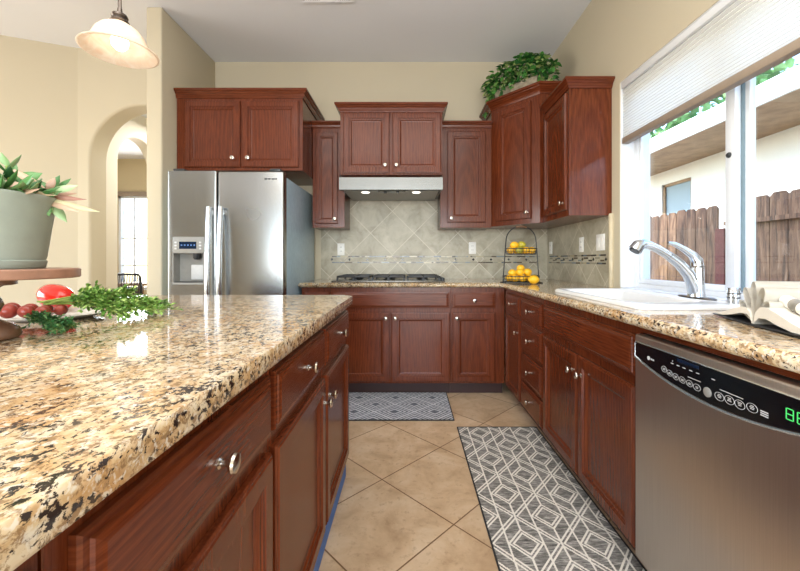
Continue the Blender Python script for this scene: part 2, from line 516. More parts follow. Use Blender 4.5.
class MB:
    def __init__(self):
        self.bm = bmesh.new()

    def box(self, x0, x1, y0, y1, z0, z1, bev=0.0, seg=2):
        b = bmesh.new()
        bmesh.ops.create_cube(b, size=1)
        for v in b.verts:
            v.co = V(x0 + (v.co.x + .5) * (x1 - x0), y0 + (v.co.y + .5) * (y1 - y0), z0 + (v.co.z + .5) * (z1 - z0))
        if bev:
            bmesh.ops.bevel(b, geom=b.edges[:], offset=bev, segments=seg, profile=0.5, affect='EDGES')
        self.add(b)
        return self

    def obox(self, fr, u0, u1, v0, v1, n0, n1, bev=0.0, seg=2):
        b = bmesh.new()
        bmesh.ops.create_cube(b, size=1)
        for v in b.verts:
            v.co = V(u0 + (v.co.x + .5) * (u1 - u0), v0 + (v.co.y + .5) * (v1 - v0), n0 + (v.co.z + .5) * (n1 - n0))
        if bev:
            bmesh.ops.bevel(b, geom=b.edges[:], offset=bev, segments=seg, profile=0.5, affect='EDGES')
        for v in b.verts:
            v.co = fr(*v.co)
        self.add(b)
        return self

    def add(self, b):
        me = bpy.data.meshes.new('tmp')
        bmesh.ops.recalc_face_normals(b, faces=b.faces[:])
        b.to_mesh(me)
        b.free()
        self.bm.from_mesh(me)
        bpy.data.meshes.remove(me)

    def loft(self, rings, cap0=True, cap1=True, closed=True):
        b = bmesh.new()
        rv = [[b.verts.new(p) for p in r] for r in rings]
        n = len(rings[0])
        for i in range(len(rv) - 1):
            for j in range(n if closed else n - 1):
                k = (j + 1) % n
                try:
                    b.faces.new((rv[i][j], rv[i][k], rv[i + 1][k], rv[i + 1][j]))
                except ValueError:
                    pass
        if closed and cap0:
            b.faces.new(rv[0][::-1])
        if closed and cap1:
            b.faces.new(rv[-1])
        self.add(b)
        return self

    def lathe(self, prof, O, axis=(0, 0, 1), n=24, cap0=True, cap1=True, fn=None):
        a = V(*axis).normalized()
        x = a.orthogonal().normalized()
        y = a.cross(x)
        O = V(*O)
        rings = []
        for (r, h) in prof:
            ring = []
            for k in range(n):
                th = 2 * PI * k / n
                rr = max(r, 1e-5) * (fn(th, h) if fn else 1)
                ring.append(O + a * h + x * (rr * math.cos(th)) + y * (rr * math.sin(th)))
            rings.append(ring)
        return self.loft(rings, cap0, cap1)

    def tube(self, pts, rad, n=8, cap=True, flat=1.0):
        pts = [V(*p) for p in pts]
        rings = []
        up = None
        for i, p in enumerate(pts):
            d = (pts[min(i + 1, len(pts) - 1)] - pts[max(i - 1, 0)])
            d.normalize()
            if up is None:
                up = d.orthogonal().normalized()
            up = (up - d * up.dot(d))
            if up.length < 1e-6:
                up = d.orthogonal()
            up.normalize()
            s = d.cross(up)
            r = rad[i] if isinstance(rad, (list, tuple)) else rad
            rings.append([p + up * (r * math.cos(2 * PI * k / n)) + s * (r * flat * math.sin(2 * PI * k / n)) for k in range(n)])
        return self.loft(rings, cap, cap)

    def ringtube(self, pts, r, n=6):
        pts = [V(*p) for p in pts]
        N = len(pts)
        c = sum(pts, V(0, 0, 0)) / N
        nrm = (pts[0] - c).cross(pts[N // 4] - c).normalized()
        rings = []
        for i, p in enumerate(pts):
            d = (pts[(i + 1) % N] - pts[i - 1]).normalized()
            s = d.cross(nrm).normalized()
            rings.append([p + nrm * (r * math.cos(2 * PI * k / n)) + s * (r * math.sin(2 * PI * k / n)) for k in range(n)])
        rings.append(rings[0])
        return self.loft(rings, False, False)

    def prism(self, poly, z0, z1):
        return self.loft([[V(p[0], p[1], z0) for p in poly], [V(p[0], p[1], z1) for p in poly]])

    def leaf(self, base, d, up, L, Wd, curl=0.3, fold=0.25, n=5, shape=None):
        d = V(*d).normalized()
        up = V(*up)
        s = d.cross(up)
        if s.length < 1e-4:
            s = d.orthogonal()
        s.normalize()
        u = s.cross(d).normalized()
        base = V(*base)
        L0, C, R0 = [], [], []
        for i in range(n + 1):
            f = i / n
            w = (shape(f) if shape else math.sin(PI * min(1, f * 0.92 + 0.06)) ** 0.8) * Wd / 2
            if i == n:
                w = 0.0004
            p = base + d * (L * f) - u * (curl * L * f * f)
            C.append(p)
            L0.append(p + s * w + u * (fold * w))
            R0.append(p - s * w + u * (fold * w))
        b = bmesh.new()
        lv = [b.verts.new(p) for p in L0]; cv_ = [b.verts.new(p) for p in C]; rv = [b.verts.new(p) for p in R0]
        for i in range(n):
            b.faces.new((lv[i], cv_[i], cv_[i + 1], lv[i + 1]))
            b.faces.new((cv_[i], rv[i], rv[i + 1], cv_[i + 1]))
        me = bpy.data.meshes.new('tmp'); b.to_mesh(me); b.free(); self.bm.from_mesh(me); bpy.data.meshes.remove(me)
        return self

    def build(self, name, mat, parent=None, smooth=True, angle=35, origin=None):
        me = bpy.data.meshes.new(name)
        if parent is None:
            if origin is None:
                xs = [v.co for v in self.bm.verts]
                mn = V(min(p.x for p in xs), min(p.y for p in xs), min(p.z for p in xs))
                mxx = V(max(p.x for p in xs), max(p.y for p in xs), max(p.z for p in xs))
                off = V((mn.x + mxx.x) / 2, (mn.y + mxx.y) / 2, mn.z)
            else:
                off = V(*origin)
        else:
            off = wloc(parent)
        for v in self.bm.verts:
            v.co -= off
        self.bm.to_mesh(me)
        self.bm.free()
        if smooth:
            me.polygons.foreach_set('use_smooth', [True] * len(me.polygons))
            try:
                me.set_sharp_from_angle(angle=math.radians(angle))
            except Exception:
                pass
        me.materials.append(mat)
        o = bpy.data.objects.new(name, me)
        COL.objects.link(o)
        if parent is None:
            o.location = off
        else:
            o.parent = parent
        return o


def wloc(o):
    p = V(0, 0, 0)
    while o is not None:
        p += o.location
        o = o.parent
    return p


def tag(o, label, cat, group=None, kind=None):
    o['label'] = label
    o['category'] = cat
    if group:
        o['group'] = group
    if kind:
        o['kind'] = kind
    return o


def thing(name, label, cat, loc=(0, 0, 0), group=None, kind=None):
    o = bpy.data.objects.new(name, None)
    o.empty_display_size = 0.1
    COL.objects.link(o)
    o.location = loc
    return tag(o, label, cat, group, kind)


def struct(o, label=None):
    o['kind'] = 'structure'
    if label:
        o['label'] = label
    return o


def sphere_prof(r, n=10, sz=1.0):
    return [(r * math.sin(PI * i / n), -r * sz * math.cos(PI * i / n)) for i in range(n + 1)]


# frames: fr(u, v, n) -> world ; v is height, n points out of the cabinet face
def frame(O, U, N):
    O, U, N = V(*O), V(*U).normalized(), V(*N).normalized()
    return lambda u, v, n: O + U * u + N * n + V(0, 0, v)


# ================================================================== layout constants
CH = 3.063      # ceiling
YB = 3.66       # back wall
XR = 1.374      # window wall
CT = 0.935      # counter top
CB = 0.895      # granite underside
XL = -1.889     # partition right face
SINK = (0.857, 1.335, 1.37, 2.215)   # rim

# ================================================================== room shell
m = MB(); m.box(-8, 1.55, -3.6, 7.0, -0.12, 0.0)
struct(m.build('floor', M['floor'], smooth=False))
m = MB(); m.box(-8, 1.60, -3.6, 3.85, CH, CH + 0.2)
struct(m.build('ceiling', M['ceil'], smooth=False))
m = MB(); m.box(-2.0, 1.55, YB, YB + 0.16, 0, CH)
struct(m.build('wall_back', M['wall'], smooth=False))
# window wall with opening
WY0, WY1, WZ0, WZ1 = 0.90, 2.42, 0.937, 2.27
m = MB()
m.box(XR, XR + 0.176, -3.6, WY0, 0, CH); m.box(XR, XR + 0.176, WY1, YB, 0, CH)
m.box(XR, XR + 0.176, WY0, WY1, 0, WZ0); m.box(XR, XR + 0.176, WY0, WY1, WZ1, CH)
struct(m.build('wall_right', M['wall'], smooth=False))
# white painted reveal boards inside the window opening
m = MB()
m.box(XR + 0.004, XR + 0.10, WY1 - 0.006, WY1, WZ0, WZ1)
m.box(XR + 0.004, XR + 0.10, WY0, WY0 + 0.006, WZ0, WZ1)
m.box(XR + 0.004, XR + 0.10, WY0 + 0.006, WY1 - 0.006, WZ1 - 0.006, WZ1)
m.box(XR + 0.002, XR + 0.10, WY0 + 0.006, WY1 - 0.006, WZ0, WZ0 + 0.008)
struct(m.build('trim_1', M['white'], smooth=False), 'white reveal around the kitchen window')
# partition beside the refrigerator
m = MB(); m.box(-2.009, XL, 2.86, YB, 0, CH, 0.012, 3)
struct(m.build('wall_partition', M['wall']))


def arch_wall(fr, u0, u1, ztop, cu, r, spring, thick, bev, mat, name):
    b = bmesh.new()
    n = 32
    q = n // 4

    def arc(o):
        R = r + o
        return [(cu - R, spring * k / 4) for k in range(4)] + [(cu - R * math.cos(PI * k / n), spring + R * math.sin(PI * k / n)) for k in range(n + 1)] + \
               [(cu + R, spring * k / 4) for k in (3, 2, 1, 0)]
    steps = 5
    rows = []
    for k in range(steps + 1):
        a = PI / 2 * k / steps
        rows.append((bev * (1 - math.sin(a)), bev * (1 - math.cos(a))))
    rows += [(o, thick - d) for (o, d) in rows[::-1]]
    rings = [[b.verts.new(fr(u, z, -d)) for (u, z) in arc(o)] for (o, d) in rows]
    for m_ in range(len(rings) - 1):
        for k in range(len(rings[0]) - 1):
            b.faces.new((rings[m_][k], rings[m_][k + 1], rings[m_ + 1][k + 1], rings[m_ + 1][k])).smooth = True
    for ring, d in ((rings[0], 0.0), (rings[-1], thick)):
        A_ = arc(bev)

        def fv(u, z):
            return b.verts.new(fr(u, z, -d))
        for (ue, idx) in ((u0, list(range(0, 4 + q + 1))), (u1, list(range(len(A_) - 1, len(A_) - 6 - q, -1)))):
            edge = [fv(ue, A_[t_][1]) for t_ in idx]
            for k in range(len(idx) - 1):
                b.faces.new((edge[k], ring[idx[k]], ring[idx[k + 1]], edge[k + 1]))
            last = idx[-1]
            b.faces.new((edge[-1], ring[last], fv(A_[last][0], ztop), fv(ue, ztop)))
        for k in range(4 + q, 4 + n - q):
            b.faces.new((ring[k], ring[k + 1], fv(A_[k + 1][0], ztop), fv(A_[k][0], ztop)))
    bmesh.ops.remove_doubles(b, verts=b.verts[:], dist=1e-5)
    mm = MB(); mm.add(b)
    return struct(mm.build(name, mat, smooth=False))


# wall with the first arch, and the hall wall with the second arch
arch_wall(frame((0, 3.42, 0), (1, 0, 0), (0, -1, 0)), -3.03, -1.93, CH, -2.436, 0.48, 2.06, 0.20, 0.025, M['wall'], 'wall_hall')
arch_wall(frame((-3.10, 0, 0), (0, 1, 0), (1, 0, 0)), 3.62, 6.2, 2.80, 4.31, 0.32, 2.195, 0.14, 0.015, M['wall_white'], 'wall_passage')
# angled living room wall on the left
fr = frame((-3.03, 3.42, 0), (-0.925, -0.38, 0), (0.38, -0.925, 0))
m = MB(); m.obox(fr, -0.02, 4.2, 0, CH, -0.16, 0)
struct(m.build('wall_left', M['wall'], smooth=False))
m = MB(); m.box(-1.75, -1.62, YB + 0.16, 6.2, 0, 2.8)
struct(m.build('wall_passage_right', M['wall_white'], smooth=False))
m = MB(); m.box(-7.0, -1.62, 3.85, 6.4, 2.80, 2.95)
struct(m.build('ceiling_dining', M['ceil'], smooth=False))
# dining room window wall
DX0, DX1, DZ0, DZ1 = -4.82, -3.55, 0.62, 2.20
m = MB()
m.box(-7.0, DX0, 6.2, 6.34, 0, 2.8); m.box(DX1, -1.62, 6.2, 6.34, 0, 2.8)
m.box(DX0, DX1, 6.2, 6.34, 0, DZ0); m.box(DX0, DX1, 6.2, 6.34, DZ1, 2.8)
struct(m.build('wall_dining', M['wall_far'], smooth=False))
m = MB(); m.box(-7.14, -7.0, 3.2, 6.34, 0, 2.8)
struct(m.build('wall_dining_left', M['wall_far'], smooth=False))
# room behind and left of the camera: walls with wide glazed openings
m = MB()
m.box(-7.0, -2.2, -3.6, -3.45, 0, CH); m.box(1.3, XR, -3.6, -3.45, 0, CH); m.box(-2.2, 1.3, -3.6, -3.45, 2.55, CH)
struct(m.build('wall_rear', M['wall'], smooth=False))
m = MB()
m.box(-6.05, -5.9, -3.45, -0.8, 0, CH); m.box(-6.05, -5.9, 2.0, 2.6, 0, CH)
m.box(-6.05, -5.9, -0.8, 2.0, 0, 0.5); m.box(-6.05, -5.9, -0.8, 2.0, 2.5, CH)
struct(m.build('wall_living', M['wall'], smooth=False))


# ================================================================== kitchen window
win = thing('window_1', 'white vinyl sliding window over the sink', 'window', (XR + 0.12, (WY0 + WY1) / 2, WZ0), kind='structure')
FX0, FX1 = XR + 0.09, XR + 0.17
YM = 1.677
m = MB()
m.box(FX0, FX1, WY1 - 0.045, WY1, WZ0, WZ1, 0.004); m.box(FX0, FX1, WY0, WY0 + 0.045, WZ0, WZ1, 0.004)
m.box(FX0, FX1, WY0 + 0.045, WY1 - 0.045, WZ0, WZ0 + 0.035, 0.004); m.box(FX0, FX1, WY0 + 0.045, WY1 - 0.045, WZ1 - 0.045, WZ1, 0.004)
m.build('window_frame', M['vinyl'], win)


def sash(name, x0, x1, y0, y1, z0, z1, w0, w1):
    mm = MB()
    mm.box(x0, x1, y0, y0 + w0, z0, z1, 0.004); mm.box(x0, x1, y1 - w1, y1, z0, z1, 0.004)
    mm.box(x0, x1, y0 + w0, y1 - w1, z0, z0 + 0.03, 0.004); mm.box(x0, x1, y0 + w0, y1 - w1, z1 - 0.035, z1, 0.004)
    o = mm.build(name, M['vinyl'], win)
    mm = MB(); mm.box((x0 + x1) / 2 - 0.003, (x0 + x1) / 2 + 0.003, y0 + w0, y1 - w1, z0 + 0.03, z1 - 0.035)
    mm.build('pane', M['glass'], o, smooth=False)
    return o


sash('sliding_sash', FX0 + 0.006, FX0 + 0.034, YM, WY1 - 0.045, WZ0 + 0.035, WZ1 - 0.045, 0.053, 0.022)
sash('fixed_sash', FX0 + 0.042, FX0 + 0.07, WY0 + 0.045, YM + 0.025, WZ0 + 0.045, WZ1 - 0.045, 0.03, 0.060)
m = MB(); m.box(FX0 + 0.034, FX0 + 0.042, YM - 0.012, YM + 0.004, WZ0 + 0.04, WZ1 - 0.05)
m.build('track_seal', M['vinyl_grey'], win)
m = MB(); m.lathe([(0.0, -0.004), (0.013, -0.004), (0.013, 0.0), (0.008, 0.006), (0, 0.006)], (FX0 + 0.002, YM + 0.03, 1.60), (-1, 0, 0), 14)
m.build('sash_latch', M['dark'], win)

# pleated shade
sh = thing('pleated_shade', 'white cellular pleated shade pulled halfway up the kitchen window', 'window shade', (XR + 0.03, 1.66, 1.87))
SY0, SY1 = WY0 + 0.012, WY1 - 0.012
m = MB(); m.box(XR + 0.002, XR + 0.052, SY0, SY1, 2.222, 2.262, 0.004)
m.build('head_rail', M['white'], sh)
b = bmesh.new()
pz0, pz1 = 1.907, 2.222
npl = 17
rowsF, rowsB = [], []
for i in range(npl * 2 + 1):
    f = i / (npl * 2)
    z = pz1 + (pz0 - pz1) * (f ** 0.86 if f > 0 else 0)
    dx = 0.0 if i % 2 == 0 else 0.013
    rowsF.append((XR + 0.022 - dx, z)); rowsB.append((XR + 0.034 + dx, z))
for rows in (rowsF,):
    a = [b.verts.new((x, SY0, z)) for x, z in rows]; c = [b.verts.new((x, SY1, z)) for x, z in rows]
    for i in range(len(rows) - 1):
        b.faces.new((a[i], a[i + 1], c[i + 1], c[i]))
m = MB(); m.add(b)
m.build('pleated_fabric', M['shade'], sh, smooth=False)
m = MB()
for i in range(2, len(rowsF) - 1, 2):
    zz = rowsF[i][1]
    m.box(XR + 0.0195, XR + 0.0225, SY0, SY1, zz - 0.0012, zz + 0.0012)
m.build('pleat_creases', M['crease'], sh, smooth=False)
m = MB(); m.box(XR + 0.006, XR + 0.05, SY0, SY1, 1.868, 1.907, 0.005)
m.build('bottom_rail', M['shade_rail'], sh)

# dining room window seen through the arches
dw = thing('window_2', 'bright dining room window with white grid beyond the arches', 'window', ((DX0 + DX1) / 2, 6.25, DZ0), kind='structure')
m = MB()
m.box(DX0, DX0 + 0.04, 6.21, 6.27, DZ0, DZ1); m.box(DX1 - 0.04, DX1, 6.21, 6.27, DZ0, DZ1)
m.box(DX0, DX1, 6.21, 6.27, DZ0, DZ0 + 0.05); m.box(DX0, DX1, 6.21, 6.27, DZ1 - 0.05, DZ1)
for k in range(1, 5):
    x = DX0 + (DX1 - DX0) * k / 5
    m.box(x - 0.012, x + 0.012, 6.22, 6.25, DZ0, DZ1)
for z in (1.03, 1.48):
    m.box(DX0, DX1, 6.225, 6.25, z - 0.012, z + 0.012)
m.build('window_grid', M['vinyl'], dw)
m = MB(); m.box(DX0 + 0.03, DX1 - 0.03, 6.255, 6.26, DZ0 + 0.03, DZ1 - 0.03)
m.build('pane', M['glass'], dw, smooth=False)
m = MB(); m.box(DX0 - 0.03, DX1 + 0.03, 6.15, 6.2, DZ1 - 0.02, DZ1 + 0.05, 0.006)
tag(m.build('roller_shade', M['shade_rail']), 'tan rolled-up shade above the dining room window', 'window shade')


# ================================================================== cabinets
def panel(mb, fr, u0, u1, v0, v1, prof):
    """loft nested rectangles: prof = [(inset, n)...]"""
    rings = []
    for (i, n) in prof:
        rings.append([fr(u0 + i, v0 + i, n), fr(u1 - i, v0 + i, n), fr(u1 - i, v1 - i, n), fr(u0 + i, v1 - i, n)])
    mb.loft(rings)


DOORP = [(0, 0.001), (0, 0.012), (0.003, 0.0165), (0.007, 0.0170), (0.009, 0.0200), (0.046, 0.0200), (0.0475, 0.0160), (0.0525, 0.0160), (0.054, 0.0125), (0.063, 0.0120), (0.069, 0.0055), (0.074, 0.0040)]
DRAWP = [(0, 0.001), (0, 0.009), (0.003, 0.0125), (0.010, 0.0130), (0.012, 0.0170), (0.019, 0.0185), (0.023, 0.0200)]


def knob(fr, u, v, parent, n0=0.020):
    O = fr(u, v, n0 - 0.0005)
    a = fr(u, v, 1) - fr(u, v, 0)
    mb = MB()
    mb.lathe([(0.0095, 0.0), (0.0095, 0.002), (0.006, 0.005), (0.0052, 0.012), (0.007, 0.017), (0.0155, 0.021), (0.0168, 0.025), (0.0150, 0.029), (0.008, 0.0315), (0.0, 0.032)], O, a, 18)
    mb.build('knob', M['nickel'], parent)


def cabinet(name, label, fr, u0, u1, z0, z1, depth, fronts, group=None, toe=0.0, toe_in=0.075, hollow=False, back=0.0):
    """fr face plane n=0 is the face frame. fronts: (kind, u0, u1, v0, v1, knob_uv or None)"""
    c = fr((u0 + u1) / 2, z0, -depth / 2)
    root = thing(name, label, 'cabinet', c, group)
    zb = z0 + toe
    mb = MB()
    e = 0.0006
    if hollow:
        mb.obox(fr, u0 + e, u0 + 0.018, zb, z1, -depth, -0.019); mb.obox(fr, u1 - 0.018, u1 - e, zb, z1, -depth, -0.019)
        mb.obox(fr, u0 + 0.018, u1 - 0.018, zb, zb + 0.018, -depth, -0.019)
        mb.obox(fr, u0 + 0.018, u1 - 0.018, zb + 0.018, z1, -depth, -depth + 0.01)
    else:
        mb.obox(fr, u0 + e, u1 - e, zb, z1, -depth, -0.019)
    mb.build('carcass', M['wood'], root, smooth=False)
    mb = MB()
    mb.obox(fr, u0 + e, u1 - e, zb, z1, -0.019, 0.0, 0.0012, 1)
    mb.build('face_frame', M['wood'], root)
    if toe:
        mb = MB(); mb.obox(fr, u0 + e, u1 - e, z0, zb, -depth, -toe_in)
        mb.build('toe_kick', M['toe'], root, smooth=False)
    for f in fronts:
        kind, a, b_, v0, v1, kn = f
        mb = MB()
        if kind == 'door':
            panel(mb, fr, a, b_, v0, v1, DOORP)
            o = mb.build('door', M['wood'], root, smooth=False)
        elif kind == 'slimdoor':
            panel(mb, fr, a, b_, v0, v1, [(i * 0.72, n) for i, n in DOORP])
            o = mb.build('door', M['wood'], root, smooth=False)
        else:
            panel(mb, fr, a, b_, v0, v1, DRAWP)
            o = mb.build('drawer_front' if kn is None else 'drawer', M['woodh'], root, smooth=False)
        if kn is not None:
            knob(fr, kn[0], kn[1], o)
    return root


def offset_path(pts, o):
    """pts: 2D open polyline; positive o to its right-hand side"""
    out = []
    n = len(pts)
    P = [Vector(p) for p in pts]
    for i in range(n):
        ds = []
        if i > 0:
            ds.append((P[i] - P[i - 1]).normalized())
        if i < n - 1:
            ds.append((P[i + 1] - P[i]).normalized())
        ns = [Vector((d.y, -d.x)) for d in ds]
        if len(ns) == 1:
            q = P[i] + ns[0] * o
        else:
            bis = (ns[0] + ns[1]).normalized()
            q = P[i] + bis * (o / max(0.2, bis.dot(ns[0])))
        out.append(q)
    return out


def crown(path, z0, z1, out, root):
    h = z1 - z0
    prof = [(0.0, z0), (0.006, z0), (0.008, z0 + 0.10 * h), (0.012, z0 + 0.2 * h), (out * 0.42, z0 + 0.42 * h), (out * 0.74, z0 + 0.62 * h), (out * 0.80, z0 + 0.70 * h),
            (out * 0.92, z0 + 0.74 * h), (out, z0 + 0.80 * h), (out, z1), (-0.018, z1), (-0.018, z1 - 0.012), (0.0, z1 - 0.012)]
    cols = []
    for (o, z) in prof:
        cols.append([V(p.x, p.y, z) for p in offset_path(path, o)])
    rings = [[cols[j][i] for j in range(len(prof))] for i in range(len(path))]
    mb = MB(); mb.loft(rings)
    mb.build('crown_molding', M['woodh'], root, angle=20)


fb = frame((0, 3.04, 0), (1, 0, 0), (0, -1, 0))
# --- over the refrigerator
c = cabinet('wall_cabinet', 'wide cherry wall cabinet with two square doors above the refrigerator', fb, -1.885, -0.858, 1.849, 2.46, YB - 3.04,
            [('door', -1.815, -1.362, 1.872, 2.412, (-1.415, 1.945)), ('door', -1.345, -0.886, 1.872, 2.412, (-1.292, 1.945))])
crown([(-1.885, 3.04), (-0.858, 3.04), (-0.858, YB - 0.002)], 2.435, 2.505, 0.042, c)
# --- narrow one left of the hood
fb2 = frame((0, 3.345, 0), (1, 0, 0), (0, -1, 0))
c = cabinet('wall_cabinet', 'narrow cherry wall cabinet between refrigerator and range hood', fb2, -0.856, -0.568, 1.41, 2.33, YB - 3.345,
            [('slimdoor', -0.826, -0.628, 1.445, 2.26, (-0.652, 1.485))])
crown([(-0.856, 3.345), (-0.568, 3.345)], 2.30, 2.358, 0.035, c)
# --- above the hood
fb3 = frame((0, 3.12, 0), (1, 0, 0), (0, -1, 0))
c = cabinet('wall_cabinet', 'two-door cherry wall cabinet directly above the stainless range hood', fb3, -0.567, 0.288, 1.826, 2.385, YB - 3.12,
            [('door', -0.540, -0.153, 1.846, 2.348, (-0.190, 1.907)), ('door', -0.130, 0.276, 1.846, 2.348, (-0.096, 1.907))])
crown([(-0.567, YB - 0.002), (-0.567, 3.12), (0.288, 3.12), (0.288, YB - 0.002)], 2.358, 2.425, 0.042, c)
# --- right of the hood
c = cabinet('wall_cabinet', 'narrow cherry wall cabinet just right of the range hood', fb2, 0.289, 0.748, 1.41, 2.33, YB - 3.345,
            [('door', 0.350, 0.695, 1.455, 2.272, (0.385, 1.49))])
crown([(0.289, 3.345), (0.748, 3.345)], 2.30, 2.358, 0.035, c)
# --- diagonal corner
A, B = V(0.752, 3.352), V(1.062, 2.995)
U = (B - A).normalized()
Ln = (B - A).length
Nn = V(U.y, -U.x)
if Nn.y > 0:
    Nn = -Nn
fd = frame((A.x, A.y, 0), (U.x, U.y, 0), (Nn.x, Nn.y, 0))
root = thing('corner_wall_cabinet', 'tall diagonal cherry corner wall cabinet carrying the ivy planter', 'cabinet', (1.1, 3.35, 1.42))
m = MB()
m.prism([(0.7495, 3.3535), (1.0605, 2.9965), (XR - 0.001, 2.9965), (XR - 0.001, YB - 0.001), (0.7495, YB - 0.001)], 1.42, 2.49)
m.build('carcass', M['wood'], root, smooth=False)
m = MB(); panel(m, fd, 0.055, Ln - 0.078, 1.46, 2.425, DOORP)
d = m.build('door', M['wood'], root, smooth=False)
knob(fd, Ln - 0.105, 1.512, d)
crown([(0.7495, YB - 0.002), (0.7495, 3.3535), (1.0605, 2.9965), (XR - 0.002, 2.9965)], 2.455, 2.535, 0.052, root)
# --- beside the window
fr_r = frame((1.085, 0, 0), (0, 1, 0), (-1, 0, 0))
c = cabinet('wall_cabinet', 'cherry wall cabinet beside the window with its plain side panel showing', fr_r, 2.512, 2.9955, 1.42, 2.31, XR - 1.085 - 0.001,
            [('door', 2.535, 2.952, 1.462, 2.255, (2.572, 1.512))])
crown([(1.085, 2.9545), (1.085, 2.512), (XR - 0.002, 2.512)], 2.275, 2.338, 0.042, c)

# --- base cabinets along the back wall
YBF = 3.07
fbb = frame((0, YBF, 0), (1, 0, 0), (0, -1, 0))
dep = YB - YBF - 0.001
c = cabinet('base_cabinet', 'narrow base cabinet at left end of the back counter, next to the refrigerator', fbb, -0.875, -0.640, 0, CB, dep,
            [('drawer', -0.858, -0.652, 0.725, 0.858, None), ('slimdoor', -0.858, -0.652, 0.12, 0.69, (-0.69, 0.62))], toe=0.105)
c = cabinet('base_cabinet', 'wide two-door cherry base cabinet under the cooktop', fbb, -0.638, 0.352, 0, CB, dep,
            [('drawer', -0.625, 0.338, 0.725, 0.858, None), ('door', -0.625, -0.150, 0.12, 0.69, (-0.183, 0.645)), ('door', -0.138, 0.343, 0.12, 0.69, (-0.105, 0.645))], toe=0.105)
c = cabinet('base_cabinet', 'base cabinet with one drawer over one door, right of the cooktop', fbb, 0.353, 0.795, 0, CB, dep,
            [('drawer', 0.364, 0.716, 0.725, 0.858, (0.542, 0.79)), ('door', 0.364, 0.716, 0.12, 0.69, (0.398, 0.645))], toe=0.105)
# --- base cabinets along the window wall
XRF = 0.80
frb = frame((XRF, 0, 0), (0, 1, 0), (-1, 0, 0))
dep = XR - XRF - 0.001
c = cabinet('base_cabinet', 'narrow base cabinet with drawer and door by the inside corner, window side', frb, 2.612, 3.068, 0, CB, dep,
            [('drawer', 2.628, 2.99, 0.725, 0.858, (2.80, 0.79)), ('slimdoor', 2.628, 2.99, 0.12, 0.69, (2.665, 0.60))], toe=0.105)
c = cabinet('drawer_cabinet', 'cherry base cabinet with a stack of four drawers', frb, 2.182, 2.610, 0, CB, dep,
            [('drawer', 2.198, 2.596, 0.715, 0.858, (2.397, 0.787)), ('drawer', 2.198, 2.596, 0.505, 0.69, (2.397, 0.598)),
             ('drawer', 2.198, 2.596, 0.305, 0.48, (2.397, 0.395)), ('drawer', 2.198, 2.596, 0.12, 0.28, (2.397, 0.205))], toe=0.105)
c = cabinet('sink_base_cabinet', 'wide cherry sink base cabinet with blank front over two doors', frb, 1.285, 2.180, 0, CB, dep,
            [('drawer', 1.295, 2.166, 0.715, 0.862, None), ('door', 1.735, 2.166, 0.12, 0.68, (1.775, 0.60)), ('door', 1.295, 1.722, 0.12, 0.68, (1.682, 0.60))], toe=0.105, hollow=True)
c = cabinet('base_cabinet', 'base cabinet at the near end of the window counter beyond the dishwasher', frb, -0.3, 0.655, 0, CB, dep,
            [('drawer', -0.29, 0.64, 0.715, 0.862, None), ('door', -0.29, 0.17, 0.12, 0.68, (0.13, 0.60)), ('door', 0.185, 0.64, 0.12, 0.68, (0.225, 0.60))], toe=0.105)
m = MB(); m.box(XRF, XRF + 0.019, 0.6556, 1.2846, 0.8735, CB - 0.0005)
m.build('counter_rail', M['woodh'], c, smooth=False)
# --- island
XIF = -0.322
fi = frame((XIF, 0, 0), (0, 1, 0), (1, 0, 0))
units = [(1.392, 1.935, 'island cabinet at the far end, one drawer over one door', 1.43),
         (0.858, 1.390, 'middle island cabinet whose door knob meets the far cabinet knob', 1.345),
         (0.328, 0.856, 'island cabinet nearest the camera in full view, large drawer with round knob', 0.37),
         (-0.25, 0.326, 'island cabinet at the lower left picture corner, only a drawer corner showing', 0.28)]
for (a, b_, lab, kx) in units:
    cabinet('island_cabinet', lab, fi, a, b_, 0, CB, 1.1,
            [('drawer', a + (0.024 if 0.3 < a < 0.4 else 0.012), b_ - 0.014, 0.722, 0.860, ((a + b_) / 2 + 0.005, 0.795)), ('door', a + (0.024 if 0.3 < a < 0.4 else 0.012), b_ - 0.014, 0.12, 0.685, (kx, 0.605))], toe=0.09, toe_in=0.03)
m = MB(); m.box(XIF - 0.029, XIF - 0.0285 + 0.028, -0.25, 1.935, 0.0005, 0.062)
tag(m.build('tape_strip', M['tape']), 'blue masking tape strip along the island toe kick', 'tape')


# ================================================================== counters
def slab(xs, ys, keep, z0, z1):
    b = bmesh.new()
    vs = {}

    def g(i, j, z):
        k = (i, j, z)
        if k not in vs:
            vs[k] = b.verts.new((xs[i], ys[j], z))
        return vs[k]
    cells = {(i, j) for i in range(len(xs) - 1) for j in range(len(ys) - 1) if keep((xs[i] + xs[i + 1]) / 2, (ys[j] + ys[j + 1]) / 2)}
    for (i, j) in cells:
        for z in (z0, z1):
            b.faces.new((g(i, j, z), g(i + 1, j, z), g(i + 1, j + 1, z), g(i, j + 1, z)))
        for (di, dj, p, q) in ((-1, 0, (i, j), (i, j + 1)), (1, 0, (i + 1, j), (i + 1, j + 1)), (0, -1, (i, j), (i + 1, j)), (0, 1, (i, j + 1), (i + 1, j + 1))):
            if (i + di, j + dj) not in cells:
                b.faces.new((g(*p, z0), g(*q, z0), g(*q, z1), g(*p, z1)))
    bmesh.ops.recalc_face_normals(b, faces=b.faces[:])
    return b


